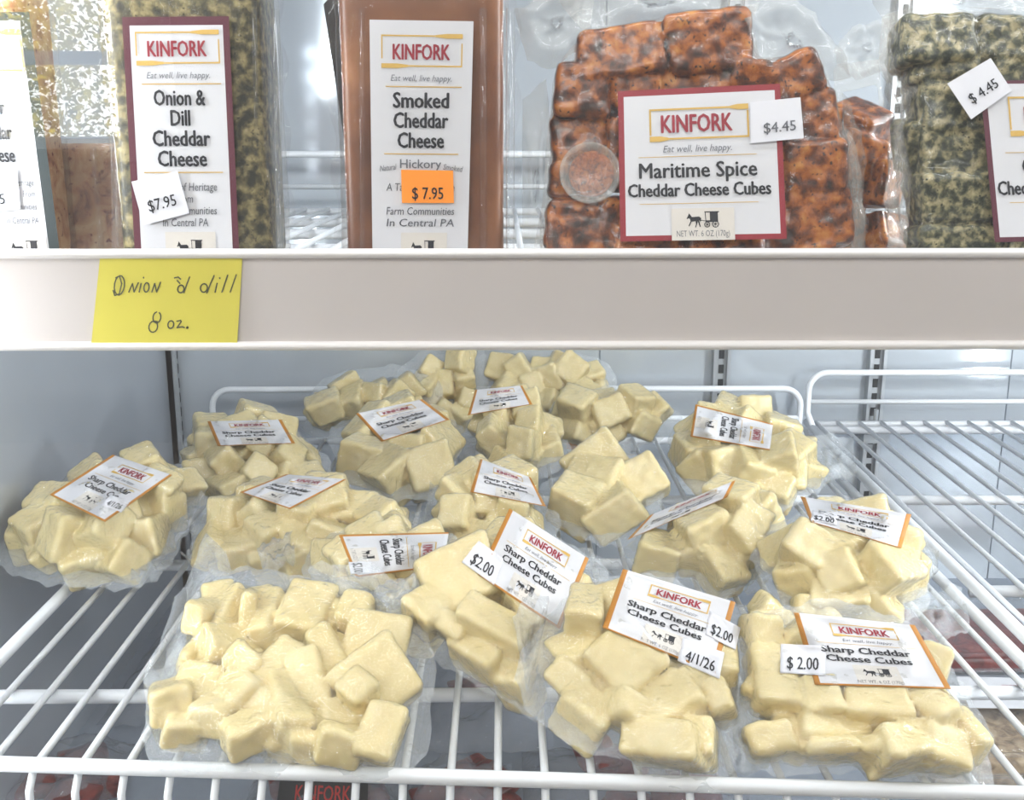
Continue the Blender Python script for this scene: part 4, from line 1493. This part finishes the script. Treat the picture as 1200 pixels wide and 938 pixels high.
U5 = standing_bag('shadowed bag of dark spiced cubes standing behind, between the two front cube bags',
                  [(965, 320), (975, 200), (985, 95), (1030, 85), (1045, 200), (1048, 320)], 0.675, 103, 'spiced_cheese', size=0.03, layers=1, cube_name='spiced_cheese_cube', film='pack_film', flange='smudged_film', margin=0.008,
                  flaps=[([(975, 60), (1000, 30), (1040, 20), (1045, 80), (1000, 95)], 0.0)])
U6 = standing_bag('bag of grey-green herb crusted cheese cubes at the right edge, tilted $4.45 sticker',
                  [(1052, 330), (1056, 200), (1060, 110), (1044, 85), (1050, 35), (1100, 24), (1200, 30), (1300, 35), (1310, 200), (1310, 330)], 0.612, 107, 'herb_cheese', size=0.03, layers=0,
                  zoom=(900, 0, 3.027), cube_name='herb_cheese_cube', film='pack_film', flange='smudged_film', margin=0.007, k=0.0013,
                  cubes=[(575, 160, 265, 175, -3), (860, 155, 290, 165, 6), (1130, 170, 250, 170, 0), (610, 260, 240, 90, -6), (640, 400, 250, 190, 0), (650, 560, 260, 180, 0), (650, 720, 270, 170, 0), (660, 850, 280, 150, 0), (900, 330, 260, 220, 0), (920, 600, 260, 280, 0), (920, 850, 260, 240, 0),
                         (1160, 400, 240, 260, 0), (1160, 680, 240, 280, 0), (660, 980, 280, 150, 0), (940, 980, 280, 150, 0)],
                  flaps=[([(1020, -10), (1100, -30), (1200, -30), (1210, 22), (1100, 26), (1050, 40)], 0.006), ([(1040, 160), (1056, 140), (1060, 300), (1046, 320), (1034, 250)], -0.004), ([(1040, 20), (1060, 60), (1075, 115), (1050, 140), (1030, 80)], 0.002)])
f = Flat(1.06)
f.emblem(0.165, 0.10, 0.80, 0.335)
f.text('KINFORK', 0.48, 0.22, 0.115, R_, 0.028, 0.78, width=0.44)
f.text('Eat well, live happy.', 0.48, 0.395, 0.045, G_, 0, 0.8, 0.25, width=0.42)
f.rect(0.12, 0.445, 0.84, 0.449, AU)
f.text('Onion & Dill', 0.53, 0.53, 0.10, K, 0.030, 0.75, width=0.62)
f.text('Cheddar Cheese Cubes', 0.485, 0.665, 0.085, K, 0.030, 0.75, width=0.87)
f.rect(0.12, 0.755, 0.84, 0.759, AU)
f.buggy(0.50, 0.865, 0.115)
lp = Paper(over(U6, 0.0215), [(1148, 95), (1335, 92), (1345, 280), (1166, 284)], 0, 0.0, n=16)
o = lp.sheet('label', ['label_paper', 'border_purple'], U6.root, dict(L=0.035, R=0.035, T=0.02, B=0.03))
lp.letters(f, o)
f = Flat(1.25); f.text('$ 4.45', 0.52, 0.60, 0.25, K, 0.008, 0.75, width=0.64)
sp = Paper(over(U6, 0.0235), [(1110, 98), (1161, 68), (1186, 106), (1138, 140)], 0, 0.0, n=6)
o = sp.sheet('price_sticker', ['sticker_paper'], U6.root); o['label'] = 'white tilted $ 4.45 price sticker'
sp.letters(f, o)

# ---------------------------------------------------------------- goods on the deck below, seen between the wires
def low_pack(name, label, cat, x0, x1, y0, y1, hgt, mat, n, seed, card=None, film='pouch_film', grp=None):
    """clear pouch with dark slices lying on the deck; px corners on the deck"""
    rng = np.random.default_rng(seed)
    zt = ZD + hgt
    a, c = at_z(x0, y1, zt), at_z(x1, y0, zt)
    xa_, xb_, ya_, yb_ = a[0], c[0], a[1], c[1]
    root = thing(name, label, cat, ((xa_ + xb_) / 2, (ya_ + yb_) / 2, ZD), grp)
    for k in range(n):
        cx = xa_ + (xb_ - xa_) * rng.uniform(0.2, 0.8)
        cy = ya_ + (yb_ - ya_) * rng.uniform(0.2, 0.8)
        hf = np.array((rng.uniform(.014, .03), rng.uniform(.012, .028), hgt * 0.26))
        hf[:2] = np.minimum(hf[:2], np.array((xb_ - xa_, yb_ - ya_)) * 0.2)
        R = np.array(Matrix.Rotation(rng.uniform(0, 3), 3, 'Z'))
        v, f = rbox_mesh((cx, cy, ZD + hgt * (0.3 + 0.35 * k / n)), hf, 0.004, R, 5, 0.15, rng)
        v[:, 2] = np.maximum(v[:, 2], ZD + 0.001)
        link('slice', v, f, mat, root, True)
    N = 26
    v, f = [], []
    ph = rng.random(4) * 6
    for i in range(N + 1):
        for j in range(N + 1):
            u, w = i / N, j / N
            e = (1 - (2 * u - 1) ** 4) * (1 - (2 * w - 1) ** 4)
            z = ZD + 0.002 + hgt * e + 0.004 * e * (math.sin(13 * u + 5 * w + ph[0]) + math.sin(21 * w - 8 * u + ph[1])) + 0.0025 * math.sin(37 * u + ph[2]) * math.sin(31 * w + ph[3])
            v.append((xa_ + (xb_ - xa_) * u, ya_ + (yb_ - ya_) * w, max(z, ZD + 0.001)))
    for i in range(N):
        for j in range(N):
            q = i * (N + 1) + j
            f.append((q, q + N + 1, q + N + 2, q + 1))
    link('film', v, f, film, root, True)
    return root, zt


GL = 'goods on the bottom deck below the wire shelf'
low_pack('snack_pouch', 'clear glossy pouch of dark red slices on the deck, lower left corner', 'pouch', -60, 170, 845, 960, 0.028, 'jerky', 9, 201, grp=GL)
low_pack('snack_pouch', 'clear pouch lying deeper on the dark deck, below the left bag', 'pouch', 110, 330, 720, 830, 0.022, 'granola', 0, 203, grp=GL)
r, zt = low_pack('snack_pouch', 'pouch with a black label and red lettering under the big unlabelled bag', 'pouch', 255, 480, 880, 985, 0.026, 'jerky', 8, 205, grp=GL)
f = Flat(2.0)
f.text('KINFORK', 0.5, 0.5, 0.30, RED, 0.012, 0.8, width=0.62)
p = Paper(plane_hit((0, 0, zt + 0.008), (0, 0, 1)), [(330, 898), (432, 900), (430, 962), (322, 960)], 0, 0.0, n=6)
o = p.sheet('label', ['black_card'], r); o['label'] = 'black label with red lettering'; p.letters(f, o)
low_pack('snack_pouch', 'clear pouch of red pieces on the deck just right of the big bag', 'pouch', 470, 600, 870, 970, 0.026, 'jerky', 8, 207, grp=GL)
low_pack('snack_pouch', 'crinkled clear pouch on the deck below the centre bag', 'pouch', 490, 640, 740, 860, 0.022, 'jerky', 1, 209, grp=GL)
low_pack('snack_pouch', 'clear pouch with a red strip on the deck below the front middle bag', 'pouch', 615, 860, 855, 975, 0.024, 'jerky', 8, 211, grp=GL)


def clear_box(label, x0, x1, y0, y1, hgt, mat, text=None, lq=None):
    zt = ZD + hgt
    a, c = at_z(x0, y1, zt), at_z(x1, y0, zt)
    root = thing('clear_tray', label, 'tray', ((a[0] + c[0]) / 2, (a[1] + c[1]) / 2, ZD), GL)
    cen = np.array(((a[0] + c[0]) / 2, (a[1] + c[1]) / 2, ZD + hgt / 2 + 0.001))
    half = np.array(((c[0] - a[0]) / 2, (c[1] - a[1]) / 2, hgt / 2))
    v, f = rbox_mesh(cen, half, 0.006, np.eye(3), 8)
    link('tray_shell', v, f, 'clear_plastic', root, True)
    v, f = rbox_mesh(cen - np.array((0, 0, hgt * 0.15)), half * np.array((0.93, 0.93, 0.62)), 0.006, np.eye(3), 10, 0.04, np.random.default_rng(3))
    link('filling', v, f, mat, root, True)
    m = MB(); m.tube([cen + half * np.array(k) for k in ((-1.02, -1.02, .8), (1.02, -1.02, .8), (1.02, 1.02, .8), (-1.02, 1.02, .8), (-1.02, -1.02, .8))], 0.0022, 8)
    m.build('rim', 'clear_plastic', root, True)
    if text:
        p = Paper(plane_hit((0, 0, zt + 0.0025), (0, 0, 1)), lq, 0, 0.0, n=6)
        o = p.sheet('label', ['label_paper'], root)
        fl = Flat(2.4)
        fl.text('KINFORK', 0.5, 0.28, 0.10, R_, 0.01, 0.8, width=0.2)
        fl.rect(0.1, 0.42, 0.9, 0.435, G_)
        fl.text(text, 0.5, 0.64, 0.16, K, 0.012, 0.8, width=0.60)
        p.letters(fl, o)


clear_box('clear tray of brown crumble with a white label, right of the front right bag', 1095, 1330, 782, 880, 0.045, 'granola', 'Friendly Pie', [(1120, 793), (1245, 796), (1262, 832), (1136, 830)])
clear_box('clear tray of brown crumble at the lower right corner of the deck', 1140, 1420, 905, 1010, 0.045, 'granola')
clear_box('low dark tray deep on the deck under the right wire shelf', 1085, 1290, 700, 765, 0.03, 'jerky')

# ---------------------------------------------------------------- LED strip inside the door post
t = thing('led_strip', 'vertical strip of white lamps on the door post inside the cooler', 'lamp', (-0.36, 0.535, ZD))
m = MB(); m.box(-0.371, -0.361, 0.522, 0.548, ZD, 1.72); m.build('housing', 'led_housing', t)
z = 1.17
while z < 1.49:
    v, f = rbox_mesh((-0.3595, 0.536, z), (0.0035, 0.005, 0.006), 0.003, np.eye(3), 4)
    link('lamp_lens', v, f, 'led_white', t, True)
    z += 0.042

t = thing('led_strip', 'added slim white lamp strip, unseen under the upper shelf behind the price rail', 'lamp', (0.1, 0.585, ZU))  # strip added as a body for the under-shelf fill, hidden by the rail
m = MB(); m.box(-0.39, 0.59, 0.578, 0.592, CAMZ - 0.091, CAMZ - 0.080); m.build('housing', 'led_housing', t)
m = MB()
for x in (-0.35, 0.10, 0.55):
    m.box(x - 0.006, x + 0.006, 0.578, 0.592, CAMZ - 0.080, ZU - 0.004)
m.build('clip', 'led_housing', t)

# ---------------------------------------------------------------- the shop behind the viewer (seen as a reflection in the door)
b = MB()
YW = -3.6
wx0, wx1, wz0, wz1 = -2.15, -1.5, 1.28, 2.2
b.box(-4, wx0, YW - 0.1, YW, 0, 2.9); b.box(wx1, 3.5, YW - 0.1, YW, 0, 2.9); b.box(wx0, wx1, YW - 0.1, YW, 0, wz0); b.box(wx0, wx1, YW - 0.1, YW, wz1, 2.9)
struct('wall_front', b, 'shop_wall', None, 'shop wall facing the cooler')
b = MB(); b.box(-4, 3.5, YW, 0.4, -0.05, 0); struct('floor_shop', b, 'shop_floor', None, 'shop floor in front of the cooler')
b = MB(); b.box(-6.5, 0.5, YW - 4.05, YW - 4.0, -0.5, 5.5); struct('sky_backdrop', b, 'daylight_sky', None, 'bright overcast sky beyond the shop window')
win = MB()
for x in (wx0, wx1 - 0.05):
    win.box(x, x + 0.05, YW - 0.06, YW + 0.02, wz0, wz1)
for z in (wz0, wz0 + 0.34, wz1 - 0.05):
    win.box(wx0, wx1, YW - 0.06, YW + 0.02, z, z + 0.05)
struct('window_1', win, 'window_white', None, 'white framed shop window')
v, f = [], []
for k in range(41):
    x = wx1 - 0.08 + 0.24 * k / 40
    y = YW + 0.06 + 0.02 * math.sin(k * 1.1)
    v += [(x, y, wz0 - 0.05), (x, y, wz1 + 0.05), (x, y + 0.003, wz0 - 0.05), (x, y + 0.003, wz1 + 0.05)]
for k in range(40):
    f += [(4 * k, 4 * k + 4, 4 * k + 5, 4 * k + 1), (4 * k + 2, 4 * k + 3, 4 * k + 7, 4 * k + 6)]
tag(link('curtain', v, f, 'curtain_white', None, True), 'white pleated curtain beside the shop window', 'curtain')
t = thing('tree', 'yellow-green tree outside the shop window', 'tree', (-2.6, YW - 2.2, 0))
rng = np.random.default_rng(9)
m = MB()
for k in range(12000):
    c = np.array((-2.98, YW - 2.2, 1.9)) + rng.normal(size=3) * np.array((0.33, 0.4, 0.65))
    a, bb = rng.normal(size=3), rng.normal(size=3)
    a /= np.linalg.norm(a); bb /= np.linalg.norm(bb)
    m.add([c - a * .024, c + bb * .015, c + a * .024, c - bb * .015], [(0, 1, 2, 3)])
m.build('crown', 'leaves', t)
m = MB(); m.tube([(-3.0, YW - 2.2, 0), (-3.02, YW - 2.2, 1.0), (-2.98, YW - 2.2, 1.6)], 0.06, 10); m.build('trunk', 'bark', t, True)
